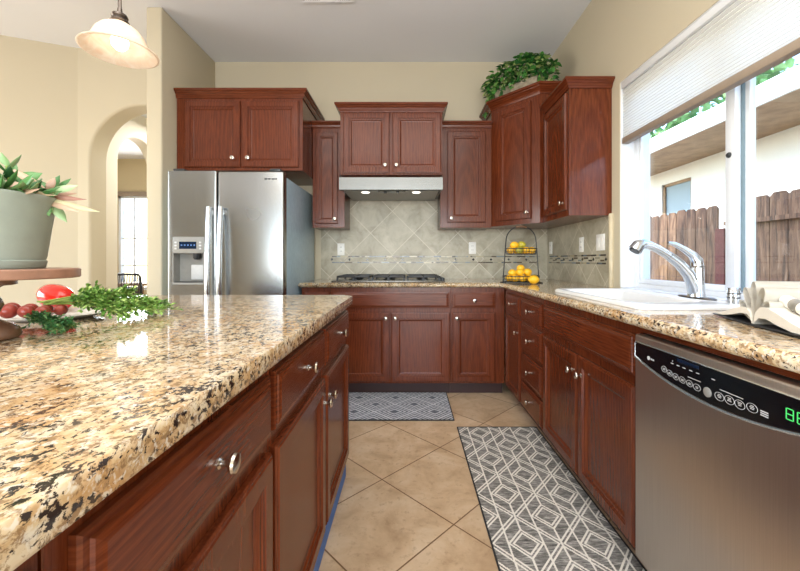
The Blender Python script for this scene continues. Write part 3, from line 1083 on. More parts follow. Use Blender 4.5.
hx0, hx1, hy0, hy1 = SINK[0] + 0.012, SINK[1] - 0.012, SINK[2] + 0.012, SINK[3] - 0.012
XC = 0.758; YC = 3.03
b = slab([-0.8925, XC, hx0, hx1, XR - 0.001], [-0.32, hy0, hy1, YC, YB - 0.001],
         lambda x, y: (y > YC or x > XC) and not (hx0 < x < hx1 and hy0 < y < hy1), CB, CT)
ed = [e for e in b.edges if len(e.link_faces) == 2 and
      ((all(abs(v.co.y - YC) < 1e-5 and v.co.x < XC + 1e-5 for v in e.verts)) or (all(abs(v.co.x - XC) < 1e-5 and v.co.y < YC + 1e-5 for v in e.verts)) or all(abs(v.co.x + 0.8925) < 1e-5 for v in e.verts))
      and abs(e.verts[0].co.z - e.verts[1].co.z) < 1e-5 and any(abs(f.normal.z) < 0.5 for f in e.link_faces)]
for f in bmesh.ops.bevel(b, geom=ed, offset=0.0195, segments=6, profile=0.5, affect='EDGES')['faces']:
    f.smooth = True
m = MB(); m.add(b)
tag(m.build('granite_countertop', M['granite'], smooth=False), 'L-shaped speckled granite countertop along the back wall and window', 'countertop')
# island top with rounded corner
x0, x1, y0, y1 = -1.46, -0.286, -0.30, 1.975
R = 0.05
poly = []
for (cx_, cy_, a0) in ((x1 - R, y1 - R, 0), (x0 + R, y1 - R, 90), (x0 + R, y0 + R, 180), (x1 - R, y0 + R, 270)):
    for k in range(7):
        a = math.radians(a0 + 15 * k)
        poly.append((cx_ + R * math.cos(a), cy_ + R * math.sin(a)))
b = bmesh.new()
lo = [b.verts.new((p[0], p[1], CB)) for p in poly]; hi = [b.verts.new((p[0], p[1], CT)) for p in poly]
b.faces.new(lo[::-1]); b.faces.new(hi)
for i in range(len(poly)):
    j = (i + 1) % len(poly)
    b.faces.new((lo[i], lo[j], hi[j], hi[i]))
ed = [e for e in b.edges if abs(e.verts[0].co.z - e.verts[1].co.z) < 1e-5]
for f in bmesh.ops.bevel(b, geom=ed, offset=0.0195, segments=6, profile=0.5, affect='EDGES')['faces']:
    f.smooth = True
m = MB(); m.add(b)
tag(m.build('island_countertop', M['granite'], smooth=False), 'large polished granite top of the kitchen island', 'countertop')

# ================================================================== backsplash
SPT = 0.009
bs = MB(); bs.box(-0.8525, XR - SPT - 0.0006, YB - SPT, YB - 0.0003, CT + 0.0004, 1.75)
bs = struct(bs.build('trim_2', M['splash_b'], smooth=False), 'diagonal stone tile backsplash on the back wall')
rs = MB(); rs.box(XR - SPT, XR - 0.0003, 2.532, YB - 0.0006, CT + 0.0004, 1.435)
rs = struct(rs.build('trim_3', M['splash_r'], smooth=False), 'diagonal stone tile backsplash beside the window')
m = MB(); m.lathe([(0.0165, 0), (0.0165, 0.49), (0.013, 0.497), (0, 0.499)], (XR - 0.006, 2.510, CT + 0.0006), (0, 0, 1), 16)
struct(m.build('trim_4', M['bull']), 'rounded stone edge tile ending the backsplash')


def border(fr, u0, u1, root, mid):
    mb = MB()
    for (z0, z1) in ((1.148, 1.160), (1.090, 1.102)):
        u = u0
        while u < u1 - 0.01:
            w = random.choice((0.02, 0.035, 0.05, 0.075))
            mb.obox(fr, u + 0.001, min(u + w, u1) - 0.001, z0, z1, 0.0, 0.002)
            u += w
    u = u0
    while mid and u < u1 - 0.02:
        w = 0.173
        mb.obox(fr, u + 0.020, min(u1, u + 0.075), 1.110, 1.122, 0.0, 0.0014); mb.obox(fr, u + 0.085, min(u1, u + 0.15), 1.128, 1.141, 0.0, 0.0014)
        u += w
    mb.build('mosaic_border', M['mosaic'], root, smooth=False)
    mb = MB()
    u = u0
    while u < u1 - 0.01:
        s = 0.013
        mb.loft([[fr(u - s, 1.125, n), fr(u, 1.125 - s, n), fr(u + s, 1.125, n), fr(u, 1.125 + s, n)] for n in (0.0, 0.003)])
        u += 0.173
    mb.build('mosaic_dots', M['black_tile'], root, smooth=False)


border(frame((0, YB - SPT - 0.0002, 0), (1, 0, 0), (0, -1, 0)), -0.745, 1.30, bs, False)
border(frame((XR - SPT - 0.0002, 0, 0), (0, 1, 0), (-1, 0, 0)), 2.57, 3.61, rs, True)


def outlet(fr, u, z, label, gangs=1, kind='outlet'):
    root = thing('wall_outlet' if kind == 'outlet' else 'light_switch', label, 'outlet' if kind == 'outlet' else 'switch', fr(u, z, 0))
    w = 0.035 + 0.023 * (gangs - 1)
    mb = MB(); mb.obox(fr, u - w, u + w, z - 0.058, z + 0.058, 0.0003, 0.006, 0.002)
    mb.build('cover_plate', M['outlet'], root)
    for g_ in range(gangs):
        uc = u + (g_ - (gangs - 1) / 2) * 0.046
        if kind == 'outlet':
            for dz in (-0.020, 0.020):
                mb = MB(); mb.obox(fr, uc - 0.014, uc + 0.014, z + dz - 0.014, z + dz + 0.014, 0.006, 0.0075, 0.0005, 1)
                mb.build('socket', M['outlet'], root)
            for dz in (-0.020, 0.020):
                for du in (-0.006, 0.006):
                    mb = MB(); mb.obox(fr, uc + du - 0.0014, uc + du + 0.0014, z + dz - 0.004, z + dz + 0.006, 0.0074, 0.0079)
                    mb.build('slot', M['dark'], root)
        else:
            mb = MB(); mb.obox(fr, uc - 0.015, uc + 0.015, z - 0.032, z + 0.032, 0.006, 0.009, 0.001, 1)
            mb.build('rocker', M['outlet'], root)


fbk = frame((0, YB - SPT - 0.0002, 0), (1, 0, 0), (0, -1, 0))
frt = frame((XR - SPT - 0.0002, 0, 0), (0, 1, 0), (-1, 0, 0))
outlet(fbk, -0.655, 1.225, 'white outlet on the backsplash left of the cooktop')
outlet(fbk, 0.630, 1.237, 'white outlet on the backsplash between cooktop and fruit stand')
outlet(frt, 3.56, 1.235, 'white outlet in the corner right of the fruit stand')
outlet(frt, 2.93, 1.24, 'white outlet on the tiled wall below the window-side cabinet', 1, 'outlet')
outlet(frt, 2.64, 1.245, 'white double switch plate nearest the window', 2, 'switch')

# ================================================================== floor mats
m = MB(); m.box(-0.62, 0.318, 2.60, 3.135, 0.0005, 0.008, 0.002, 1)
r_ = tag(m.build('kitchen_mat', M['rug1']), 'small blue-grey patterned mat in front of the cooktop cabinet', 'rug')
m = MB(); m.box(0.332, 0.85, 0.75, 2.482, 0.0005, 0.008, 0.002, 1)
r2 = tag(m.build('runner_rug', M['rug2']), 'long grey runner rug with white geometric lines before the sink cabinet', 'rug')
for (rr, a, b_, c_, d_) in ((r_, -0.62, 0.318, 2.60, 3.135), (r2, 0.332, 0.85, 0.75, 2.482)):
    m = MB()
    e = 0.006
    m.box(a - e, a, c_ - e, d_ + e, 0.0005, 0.009, 0.001, 1); m.box(b_, b_ + e, c_ - e, d_ + e, 0.0005, 0.009, 0.001, 1)
    m.box(a, b_, c_ - e, c_, 0.0005, 0.009, 0.001, 1); m.box(a, b_, d_, d_ + e, 0.0005, 0.009, 0.001, 1)
    m.build('edge_binding', M['rug_edge'], rr)

# ================================================================== refrigerator
fx0, fx1, fsp = -1.738, -0.8965, -1.377
FY = 2.69
fg = thing('refrigerator', 'stainless side-by-side refrigerator with water dispenser in left door', 'refrigerator', ((fx0 + fx1) / 2, 3.15, 0))
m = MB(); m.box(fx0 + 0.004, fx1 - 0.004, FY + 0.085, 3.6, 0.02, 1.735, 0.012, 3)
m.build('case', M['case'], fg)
m = MB(); m.box(fx0 + 0.02, fx1 - 0.02, FY + 0.05, 3.58, 0.0, 0.06)
m.build('base_grille', M['dark'], fg)
DXa, DXb, DZa, DZb = -1.697, -1.468, 0.943, 1.288
# left door with a recess: built as frame pieces around the dispenser
m = MB()
b = slab([fx0, DXa, DXb, fsp - 0.004], [0.075, DZa, DZb, 1.762], lambda x, y: not (DXa < x < DXb and DZa < y < DZb), 0, 0.078)
for v in b.verts:
    v.co = V(v.co.x, FY + v.co.z, v.co.y)
bmesh.ops.recalc_face_normals(b, faces=b.faces[:])
ed = [e for e in b.edges if len(e.link_faces) == 2 and e.calc_face_angle() > 1 and (all(abs(v.co.x - fx0) < 1e-5 for v in e.verts) or all(abs(v.co.x - fsp + 0.004) < 1e-5 for v in e.verts))]
bmesh.ops.bevel(b, geom=ed, offset=0.014, segments=4, profile=0.5, affect='EDGES')
m.add(b)
ld = m.build('freezer_door', M['steel'], fg)
m = MB(); m.box(fsp + 0.004, fx1, FY, FY + 0.078, 0.075, 1.762, 0.014, 4)
rd = m.build('refrigerator_door', M['steel'], fg)
for (xx, dr) in ((-1.377 - 0.042, ld), (-1.377 + 0.042, rd)):
    m = MB()
    pts, zs = [], 24
    for k in range(zs + 1):
        f = k / zs
        z = 0.42 + (1.50 - 0.42) * f
        pts.append((xx, FY - 0.030 - 0.028 * math.sin(PI * f), z))
    m.tube(pts, 0.0170, 14, flat=1.0)
    m.box(xx - 0.013, xx + 0.013, FY - 0.032, FY, 0.44, 0.475, 0.004); m.box(xx - 0.013, xx + 0.013, FY - 0.032, FY, 1.445, 1.48, 0.004)
    m.build('handle', M['chrome'], dr)
# dispenser: bezel, control panel with display, recess, paddle, tray
fdp = frame((0, FY, 0), (1, 0, 0), (0, -1, 0))
m = MB()
m.obox(fdp, DXa, DXb, 1.168, DZb, -0.06, 0.006, 0.005)
dp = m.build('dispenser_panel', M['grey'], ld)
m = MB(); m.obox(fdp, DXa + 0.05, DXb - 0.055, 1.20, 1.252, 0.006, 0.0075)
m.build('display', M['navy'], dp)
m = MB()
for k in range(5):
    m.obox(fdp, DXa + 0.062 + k * 0.023, DXa + 0.074 + k * 0.023, 1.222, 1.232, 0.0075, 0.0078)
m.build('display_digits', M['tape'], dp)
m = MB()
for s_, uu in ((-1, DXa + 0.025), (1, DXb - 0.027)):
    for k in range(3):
        m.obox(fdp, uu - 0.008, uu + 0.008, 1.196 + k * 0.022, 1.208 + k * 0.022, 0.006, 0.009, 0.002)
m.build('buttons', M['lgrey'], dp)
m = MB()
m.obox(fdp, DXa, DXa + 0.008, DZa, 1.168, -0.075, 0.004); m.obox(fdp, DXb - 0.008, DXb, DZa, 1.168, -0.075, 0.004)
m.obox(fdp, DXa + 0.008, DXb - 0.008, DZa, DZa + 0.014, -0.075, 0.008); m.obox(fdp, DXa + 0.008, DXb - 0.008, DZa + 0.014, 1.168, -0.077, -0.072)
m.build('recess', M['grey'], ld)
m = MB(); m.obox(fdp, -1.60, -1.485, 0.975, 1.085, -0.07, -0.058, 0.006)
m.build('paddle', M['lgrey'], ld)
m = MB(); m.lathe([(0.028, 0), (0.026, 0.03), (0.018, 0.045), (0.0, 0.045)], (-1.545, FY + 0.04, 1.168), (0, 0, -1), 16)
m.build('spout', M['dark'], ld)
m = MB(); m.obox(fdp, DXa + 0.012, DXb - 0.012, DZa + 0.012, DZa + 0.02, -0.065, 0.004)
m.build('drip_tray', M['dark'], ld)
m = MB()
for k, w in enumerate((0.02, 0.018, 0.022, 0.012)):
    m.obox(fdp, -1.035 + k * 0.026, -1.035 + k * 0.026 + w, 1.70, 1.709, 0.0, 0.002, 0.0006, 1)
m.build('nameplate', M['dark'], rd)
m = MB(); m.box(fx0 + 0.03, fx0 + 0.11, FY + 0.02, FY + 0.16, 1.7625, 1.785, 0.006); m.box(fx1 - 0.11, fx1 - 0.03, FY + 0.02, FY + 0.16, 1.7625, 1.785, 0.006)
m.build('hinge_cover', M['dark'], fg)

# ================================================================== range hood
hd = thing('range_hood', 'stainless under-cabinet range hood above the cooktop', 'range hood', (-0.14, 3.35, 1.66))
HX0, HX1 = -0.563, 0.284
m = MB()
hp = [(YB - 0.011, 1.8255), (3.085, 1.8255), (3.045, 1.795), (3.045, 1.695), (3.06, 1.69), (3.06, 1.70), (YB - 0.011, 1.715)]
m.loft([[V(x, y, z) for (y, z) in hp] for x in (HX0, HX1)])
m.build('hood_shell', M['steel_h'], hd, smooth=False)
m = MB(); m.box(HX0 + 0.03, HX1 - 0.03, 3.10, 3.60, 1.694, 1.7015)
m.build('filter_panel', M['grey'], hd)
for xx in (-0.36, 0.07):
    m = MB(); m.lathe([(0.035, 0), (0.035, 0.004), (0.03, 0.007), (0, 0.008)], (xx, 3.16, 1.6945), (0, 0, -1), 18)
    m.build('lamp', M['hoodlamp'], hd)
m = MB()
for xx in (-0.19, -0.085):
    m.lathe([(0.013, 0), (0.012, 0.016), (0, 0.018)], (xx, 3.115, 1.6945), (0, 0, -1), 14)
m.box(-0.25, -0.02, 3.09, 3.14, 1.690, 1.6945)
m.build('fan_switches', M['black'], hd)

# ================================================================== cooktop
ck = thing('gas_cooktop', 'black gas cooktop with cast iron grates set in the back counter', 'cooktop', (-0.14, 3.33, CT))
m = MB(); m.box(-0.64, 0.31, 3.10, 3.57, CT + 0.0004, CT + 0.012, 0.005)
m.build('cooktop_pan', M['steel_h'], ck)
for gi in range(3):
    gx0 = -0.60 + gi * 0.295
    gx1 = gx0 + 0.28
    m = MB()
    for (a, b_, c_, d_) in ((gx0, gx1, 3.13, 3.145), (gx0, gx1, 3.525, 3.54), (gx0, gx0 + 0.014, 3.13, 3.54), (gx1 - 0.014, gx1, 3.13, 3.54),
                            (gx0, gx1, 3.328, 3.342), ((gx0 + gx1) / 2 - 0.007, (gx0 + gx1) / 2 + 0.007, 3.13, 3.54)):
        m.box(a, b_, c_, d_, CT + 0.036, CT + 0.052, 0.004)
    for px in (gx0 + 0.007, gx1 - 0.007, (gx0 + gx1) / 2):
        for py in (3.137, 3.533):
            m.box(px - 0.008, px + 0.008, py - 0.008, py + 0.008, CT + 0.012, CT + 0.038)
    m.build('grate', M['blackm'], ck)
    for py in (3.24, 3.44):
        m = MB(); m.lathe([(0.05, 0), (0.05, 0.008), (0.034, 0.010), (0.034, 0.02), (0.0, 0.022)], ((gx0 + gx1) / 2, py, CT + 0.012), (0, 0, 1), 20)
        m.build('burner', M['blackm'], ck)
for k in range(5):
    m = MB(); m.lathe([(0.018, 0), (0.016, 0.022), (0, 0.024)], (0.292, 3.15 + k * 0.085, CT + 0.012), (0, 0, 1), 14)
    m.build('control_knob', M['dark'], ck)

# ================================================================== sink and faucet
sk = thing('kitchen_sink', 'white drop-in sink under the window', 'sink', (1.11, 1.83, CT))
sx0, sx1, sy0, sy1 = SINK


def rrect(x0, x1, y0, y1, r, z, n=6):
    out = []
    for (cx_, cy_, a0) in ((x1 - r, y1 - r, 0), (x0 + r, y1 - r, 90), (x0 + r, y0 + r, 180), (x1 - r, y0 + r, 270)):
        for k in range(n + 1):
            a = math.radians(a0 + 90 * k / n)
            out.append(V(cx_ + r * math.cos(a), cy_ + r * math.sin(a), z))
    return out


RT = CT + 0.018
bx0, bx1, by0, by1 = sx0 + 0.045, sx1 - 0.13, sy0 + 0.13, sy1 - 0.05
rings = [rrect(sx0, sx1, sy0, sy1, 0.05, CT + 0.0006), rrect(sx0, sx1, sy0, sy1, 0.05, CT + 0.010), rrect(sx0 + 0.006, sx1 - 0.006, sy0 + 0.006, sy1 - 0.006, 0.048, RT - 0.002),
         rrect(sx0 + 0.014, sx1 - 0.014, sy0 + 0.014, sy1 - 0.014, 0.045, RT), rrect(bx0 - 0.012, bx1 + 0.012, by0 - 0.012, by1 + 0.012, 0.095, RT - 0.002),
         rrect(bx0, bx1, by0, by1, 0.09, RT - 0.014), rrect(bx0 + 0.012, bx1 - 0.012, by0 + 0.012, by1 - 0.012, 0.085, RT - 0.14), rrect(bx0 + 0.04, bx1 - 0.04, by0 + 0.04, by1 - 0.04, 0.07, RT - 0.185),
         rrect(bx0 + 0.12, bx1 - 0.12, by0 + 0.2, by1 - 0.2, 0.02, RT - 0.19)]
m = MB(); m.loft(rings, cap0=False, cap1=True)
m.build('basin', M['porcelain'], sk, angle=50)
m = MB(); m.lathe([(0.045, 0), (0.045, 0.003), (0.03, 0.002), (0, 0.001)], ((bx0 + bx1) / 2, (by0 + by1) / 2, RT - 0.1895), (0, 0, 1), 20)
m.build('drain', M['chrome'], sk)

fc = thing('kitchen_faucet', 'chrome pull-out faucet standing on the back ledge of the sink', 'faucet', (1.268, 1.64, RT))
FXc, FYc = 1.268, 1.64
m = MB()
rings = []
for (s_, z) in ((1.0, RT + 0.0004), (1.0, RT + 0.004), (0.92, RT + 0.007)):
    rings.append([V(FXc + 0.028 * s_ * math.cos(2 * PI * k / 28), FYc + 0.105 * s_ * math.sin(2 * PI * k / 28), z) for k in range(28)])
m.loft(rings)
m.build('deck_plate', M['pewter'], fc)
m = MB()
m.lathe([(0.034, 0), (0.031, 0.02), (0.029, 0.07), (0.0285, 0.12), (0.0285, 0.128)], (FXc, FYc, RT + 0.006), (0, 0, 1), 22)
m.build('faucet_body', M['chrome'], fc)
Z0 = RT
sp = [(FXc - 0.002, FYc, Z0 + 0.015), (FXc - 0.012, FYc, Z0 + 0.06), (FXc - 0.035, FYc, Z0 + 0.105), (FXc - 0.075, FYc, Z0 + 0.15), (FXc - 0.12, FYc, Z0 + 0.185)]
m = MB(); m.tube(sp, [0.030, 0.028, 0.025, 0.022, 0.020], 16)
m.build('spout', M['chrome'], fc)
sp2 = [(FXc - 0.122, FYc, Z0 + 0.1865), (FXc - 0.165, FYc, Z0 + 0.213), (FXc - 0.205, FYc, Z0 + 0.231), (FXc - 0.235, FYc, Z0 + 0.238), (FXc - 0.255, FYc, Z0 + 0.230), (FXc - 0.272, FYc, Z0 + 0.208)]
m = MB(); m.tube(sp2, [0.0195, 0.0185, 0.0185, 0.022, 0.026, 0.028], 16)
spr = m.build('spray_head', M['chrome'], fc)
m = MB(); m.tube([(FXc - 0.2722, FYc, Z0 + 0.2078), (FXc - 0.2745, FYc, Z0 + 0.2045)], [0.022, 0.021], 16)
m.build('spray_face', M['dark'], spr)
m = MB(); m.lathe([(0.030, 0), (0.030, 0.004), (0.029, 0.006)], (FXc, FYc, Z0 + 0.1345), (0, 0, 1), 22)
m.build('collar', M['pewter'], fc)
hl = [(FXc + 0.004, FYc, Z0 + 0.139), (FXc + 0.002, FYc, Z0 + 0.165), (FXc - 0.018, FYc, Z0 + 0.190), (FXc - 0.055, FYc, Z0 + 0.215), (FXc - 0.095, FYc, Z0 + 0.236), (FXc - 0.125, FYc, Z0 + 0.243)]
m = MB(); m.tube(hl, [0.029, 0.028, 0.021, 0.016, 0.012, 0.006], 14, flat=0.85)
m.build('lever_handle', M['chrome'], fc)
ag = thing('air_gap', 'small chrome slotted air gap cap on the sink ledge right of the faucet', 'air gap', (1.275, 1.46, RT))
m = MB(); m.lathe([(0.021, 0.0004), (0.021, 0.054), (0.019, 0.058), (0, 0.059)], (1.275, 1.46, RT), (0, 0, 1), 20)
m.build('cap', M['chrome'], ag)
for z in (0.018, 0.034):
    m = MB(); m.lathe([(0.0213, 0), (0.0213, 0.004)], (1.275, 1.46, RT + z), (0, 0, 1), 20)
    m.build('slot', M['dark'], ag)

# ================================================================== dishwasher
dwy0, dwy1 = 0.662, 1.278
dx = 0.777
dsh = thing('dishwasher', 'stainless dishwasher with black curved control panel', 'dishwasher', (1.08, 0.97, 0))
fdw = frame((dx, 0, 0), (0, 1, 0), (-1, 0, 0))
m = MB(); m.box(dx + 0.05, XR - 0.01, dwy0, dwy1, 0.01, 0.885)
m.build('tub', M['dark'], dsh, smooth=False)
m = MB(); m.box(dx + 0.08, dx + 0.3, dwy0 + 0.01, dwy1 - 0.01, 0.0, 0.10)
m.build('toe_panel', M['dark'], dsh, smooth=False)
m = MB(); m.obox(fdw, dwy0, dwy1, 0.11, 0.868, -0.048, 0.0, 0.006, 3)
dd = m.build('door', M['steel_dw'], dsh)
yc = (dwy0 + dwy1) / 2
hw = (dwy1 - dwy0) / 2 - 0.008


def arcz(f):
    return 0.793 - 0.045 * (1 - f * f) ** 1.0


outline = []
NA = 28
for k in range(NA + 1):
    f = -1 + 2 * k / NA
    outline.append((yc + hw * f, arcz(f)))
top = [(yc + hw, 0.838), (yc + hw - 0.006, 0.845), (yc - hw + 0.006, 0.845), (yc - hw, 0.838)]
out2 = outline + top


def face_poly(mb, pts, n0, n1, fr):
    mb.loft([[fr(u, v, n) for (u, v) in pts] for n in (n0, n1)])


m = MB(); face_poly(m, out2, 0.0002, 0.004, fdw)
cp = m.build('control_panel', M['black'], dd, smooth=False)
m = MB()
m.tube([fdw(u, v, 0.004) for (u, v) in outline], 0.0042, 8)
m.tube([fdw(u, v, 0.004) for (u, v) in [outline[-1]] + top + [outline[0]]], 0.0022, 6)
m.build('chrome_rim', M['chrome'], dd)
m = MB()
m.obox(fdw, 0.99, 1.07, 0.829, 0.838, 0.0038, 0.006, 0.001, 1)
m.build('handle_lip', M['navy'], cp)
m = MB(); mi = MB()
for k, (y, z, w, h) in enumerate(((1.1255, .791, .011, .0085), (1.102, .786, .011, .0085), (1.077, .783, .011, .0085), (1.051, .782, .011, .0085), (1.024, .781, .011, .0085), (0.998, .779, .0125, .0085),
                                  (0.926, .781, .0135, .010), (0.897, .783, .0135, .010), (0.869, .783, .0135, .010), (0.838, .7875, .0135, .010))):
    pts = [(y + w * math.cos(2 * PI * j / 20), z + h * math.sin(2 * PI * j / 20)) for j in range(20)]
    m.ringtube([fdw(a, b_, 0.0042) for a, b_ in pts], 0.0005, 5)
    for q in range(2 + (k > 5)):
        ww = (0.0045, 0.006, 0.004)[(k + q) % 3]
        mi.obox(fdw, y - ww, y + ww, z - 0.003 + q * 0.0034, z - 0.0014 + q * 0.0034, 0.004, 0.0044)
m.build('button_outlines', M['lgrey'], cp)
for y in (1.092, 1.068, 1.045, 1.02, 0.996, 0.945):
    mi.obox(fdw, y - 0.006, y + 0.005, 0.8165, 0.8185, 0.004, 0.0044)
mi.obox(fdw, 1.088, 1.091, 0.8235, 0.8265, 0.004, 0.0044)
mi.obox(fdw, 0.985, 1.03, 0.797, 0.7985, 0.004, 0.0044); mi.obox(fdw, 0.86, 0.925, 0.7985, 0.8, 0.004, 0.0044)
for q in range(3):
    mi.obox(fdw, 0.800, 0.818, 0.780 + q * 0.0045, 0.7825 + q * 0.0045, 0.004, 0.0044)
mi.build('button_print', M['lgrey'], cp)
m = MB(); m.lathe([(0.0125, 0), (0.0125, 0.002), (0.010, 0.003), (0, 0.003)], fdw(0.962, 0.779, 0.004), (-1, 0, 0), 22)
m.build('start_button', M['grey'], cp)
m = MB(); m.lathe([(0.0062, 0), (0.0062, 0.0012), (0, 0.0014)], fdw(1.1976, 0.805, 0.004), (-1, 0, 0), 18)
for k in range(4):
    m.obox(fdw, 1.172 + k * 0.0042, 1.1748 + k * 0.0042, 0.802, 0.807 if k != 1 else 0.8055, 0.004, 0.0046)
m.build('badge', M['lgrey'], cp)
m = MB()
for k in range(2):
    y = 0.755 - k * 0.022
    for (a, b_, c_, d_) in ((-.006, .006, .0, .002), (-.006, .006, .011, .013), (-.006, .006, .022, .024), (-.008, -.006, .001, .023), (.006, .008, .001, .023)):
        m.obox(fdw, y + a, y + b_, 0.795 + c_, 0.795 + d_, 0.004, 0.0045)
m.build('led_digits', M['led'], cp)

# ================================================================== pendant lamp over the island
PX, PY, PZ = -1.19, 1.54, 1.978
pl = thing('pendant_lamp', 'lit alabaster bell pendant lamp hanging over the island', 'lamp', (PX, PY, PZ))
prof = [(0.134, 0.0), (0.131, 0.003), (0.114, 0.012), (0.102, 0.026), (0.095, 0.046), (0.085, 0.070), (0.066, 0.094), (0.042, 0.110), (0.026, 0.120)]
inn = [(r - 0.004, h - 0.002) for (r, h) in prof]
m = MB(); m.lathe(prof + inn[::-1] + [prof[0]], (PX, PY, PZ), (0, 0, 1), 40, False, False)
m.build('lamp_shade', M['alabaster'], pl, angle=70)
m = MB(); m.lathe([(0.136, 0.0), (0.1375, 0.002), (0.136, 0.005), (0.132, 0.006), (0.1295, 0.003), (0.131, 0.0)], (PX, PY, PZ - 0.001), (0, 0, 1), 40, False, False)
m.build('shade_rim', M['alabaster'], pl, angle=70)
m = MB(); m.lathe([(0.030, 0.119), (0.034, 0.124), (0.030, 0.132), (0.026, 0.138), (0.030, 0.144), (0.026, 0.154), (0.018, 0.158), (0.010, 0.164), (0.008, 0.18)], (PX, PY, PZ), (0, 0, 1), 24)
m.build('socket', M['pewter'], pl)
m = MB(); m.tube([(PX, PY, PZ + 0.175), (PX, PY, CH - 0.02)], 0.0065, 10)
m.build('rod', M['pewter'], pl)
m = MB(); m.lathe([(0.06, 0.0), (0.055, -0.02), (0.012, -0.03), (0, -0.03)], (PX, PY, CH - 0.0005), (0, 0, 1), 24)
m.build('ceiling_canopy', M['pewter'], pl)
m = MB(); m.lathe([(0.012, 0.116), (0.015, 0.09), (0.026, 0.065), (0.031, 0.045), (0.028, 0.025), (0.016, 0.011), (0, 0.008)], (PX, PY, PZ), (0, 0, 1), 20)
m.build('bulb', M['bulb'], pl)

# ceiling register
cv = thing('ceiling_vent', 'white slotted air vent in the ceiling', 'vent', (-0.60, 2.68, CH))
m = MB()
zc = CH - 0.0005
m.box(-0.80, -0.40, 2.54, 2.565, zc - 0.01, zc, 0.003); m.box(-0.80, -0.40, 2.785, 2.81, zc - 0.01, zc, 0.003)
m.box(-0.80, -0.775, 2.565, 2.785, zc - 0.01, zc, 0.003); m.box(-0.425, -0.40, 2.565, 2.785, zc - 0.01, zc, 0.003)
m.build('frame', M['ceil'], cv)
m = MB(); m.box(-0.775, -0.425, 2.565, 2.785, zc - 0.002, zc)
m.build('duct_opening', M['dark'], cv)
m = MB()
for k in range(7):
    for s_ in (0, 1):
        xx = -0.765 + k * 0.016 + s_ * 0.235
        m.box(xx, xx + 0.006, 2.565, 2.785, zc - 0.009, zc - 0.0022)
m.box(-0.655, -0.545, 2.565, 2.785, zc - 0.007, zc - 0.0022)
m.build('louvers', M['ceil'], cv)

# ================================================================== fruit stand
FSX, FSY = 0.905, 2.985
fs = thing('fruit_stand', 'two-tier black wire fruit stand in the counter corner', 'fruit stand', (FSX, FSY, CT))
Ux, Uy = 0.995, 0.1


def fsp_(a, b_, z):
    return V(FSX + a * Ux - b_ * Uy, FSY + a * Uy + b_ * Ux, CT + z)


def oval(ax, by, z, n=36):
    return [fsp_(ax * math.cos(2 * PI * k / n), by * math.sin(2 * PI * k / n), z) for k in range(n)]


for (z0, z1, ax, by) in ((0.010, 0.058, 0.150, 0.085), (0.232, 0.276, 0.128, 0.075)):
    m = MB()
    m.ringtube(oval(ax, by, z1), 0.0034); m.ringtube(oval(ax * 0.93, by * 0.93, z0), 0.0034); m.ringtube(oval(ax * 0.965, by * 0.965, (z0 + z1) / 2), 0.002)
    n = 30
    for k in range(n):
        a = 2 * PI * k / n
        m.tube([fsp_(ax * math.cos(a), by * math.sin(a), z1), fsp_(ax * 0.93 * math.cos(a), by * 0.93 * math.sin(a), z0)], 0.0016, 5)
    for k in range(-3, 4):
        a = k * by * 0.25
        xx = ax * 0.93 * math.sqrt(max(0.05, 1 - (a / (by * 0.93)) ** 2))
        m.tube([fsp_(-xx, a, z0), fsp_(xx, a, z0)], 0.0016, 5)
    m.build('basket', M['blackm'], fs)
m = MB()
pts = [fsp_(-0.150, 0, 0.004), fsp_(-0.146, 0, 0.06), fsp_(-0.132, 0, 0.25), fsp_(-0.124, 0, 0.34)]
pts += [fsp_(-0.124 * math.cos(PI * k / 14), 0, 0.34 + 0.115 * math.sin(PI * k / 14)) for k in range(1, 14)]
pts += [fsp_(0.124, 0, 0.34), fsp_(0.132, 0, 0.25), fsp_(0.146, 0, 0.06), fsp_(0.150, 0, 0.004)]
m.tube(pts, 0.0045, 8)
for sgn in (-1, 1):
    m.tube([fsp_(sgn * 0.150, -0.06, 0.005), fsp_(sgn * 0.150, 0.06, 0.005)], 0.0045, 8)
m.build('frame', M['blackm'], fs)
m = MB(); m.tube([fsp_(-0.045, 0, 0.447), fsp_(0, 0, 0.4555), fsp_(0.045, 0, 0.447)], 0.0085, 10)
m.build('handle_grip', M['base_wood'], fs)


def lemon(a, b_, z, r, mat, label, group, ang=0.0, tilt=0.0):
    mb = MB()
    prof = []
    for k in range(15):
        th = PI * k / 14
        rr = r * math.sin(th)
        h = -1.18 * r * math.cos(th)
        if k <= 1:
            h -= 0.10 * r
        if k >= 13:
            h += 0.10 * r
            rr *= 0.8
        prof.append((rr, h))
    d = (math.cos(ang) * math.cos(tilt), math.sin(ang) * math.cos(tilt), math.sin(tilt))
    mb.lathe(prof, fsp_(a, b_, z), d, 20)
    p = fsp_(a, b_, z)
    o = mb.build('lemon', mat, origin=(p.x, p.y, p.z))
    return tag(o, label, 'lemon', group)


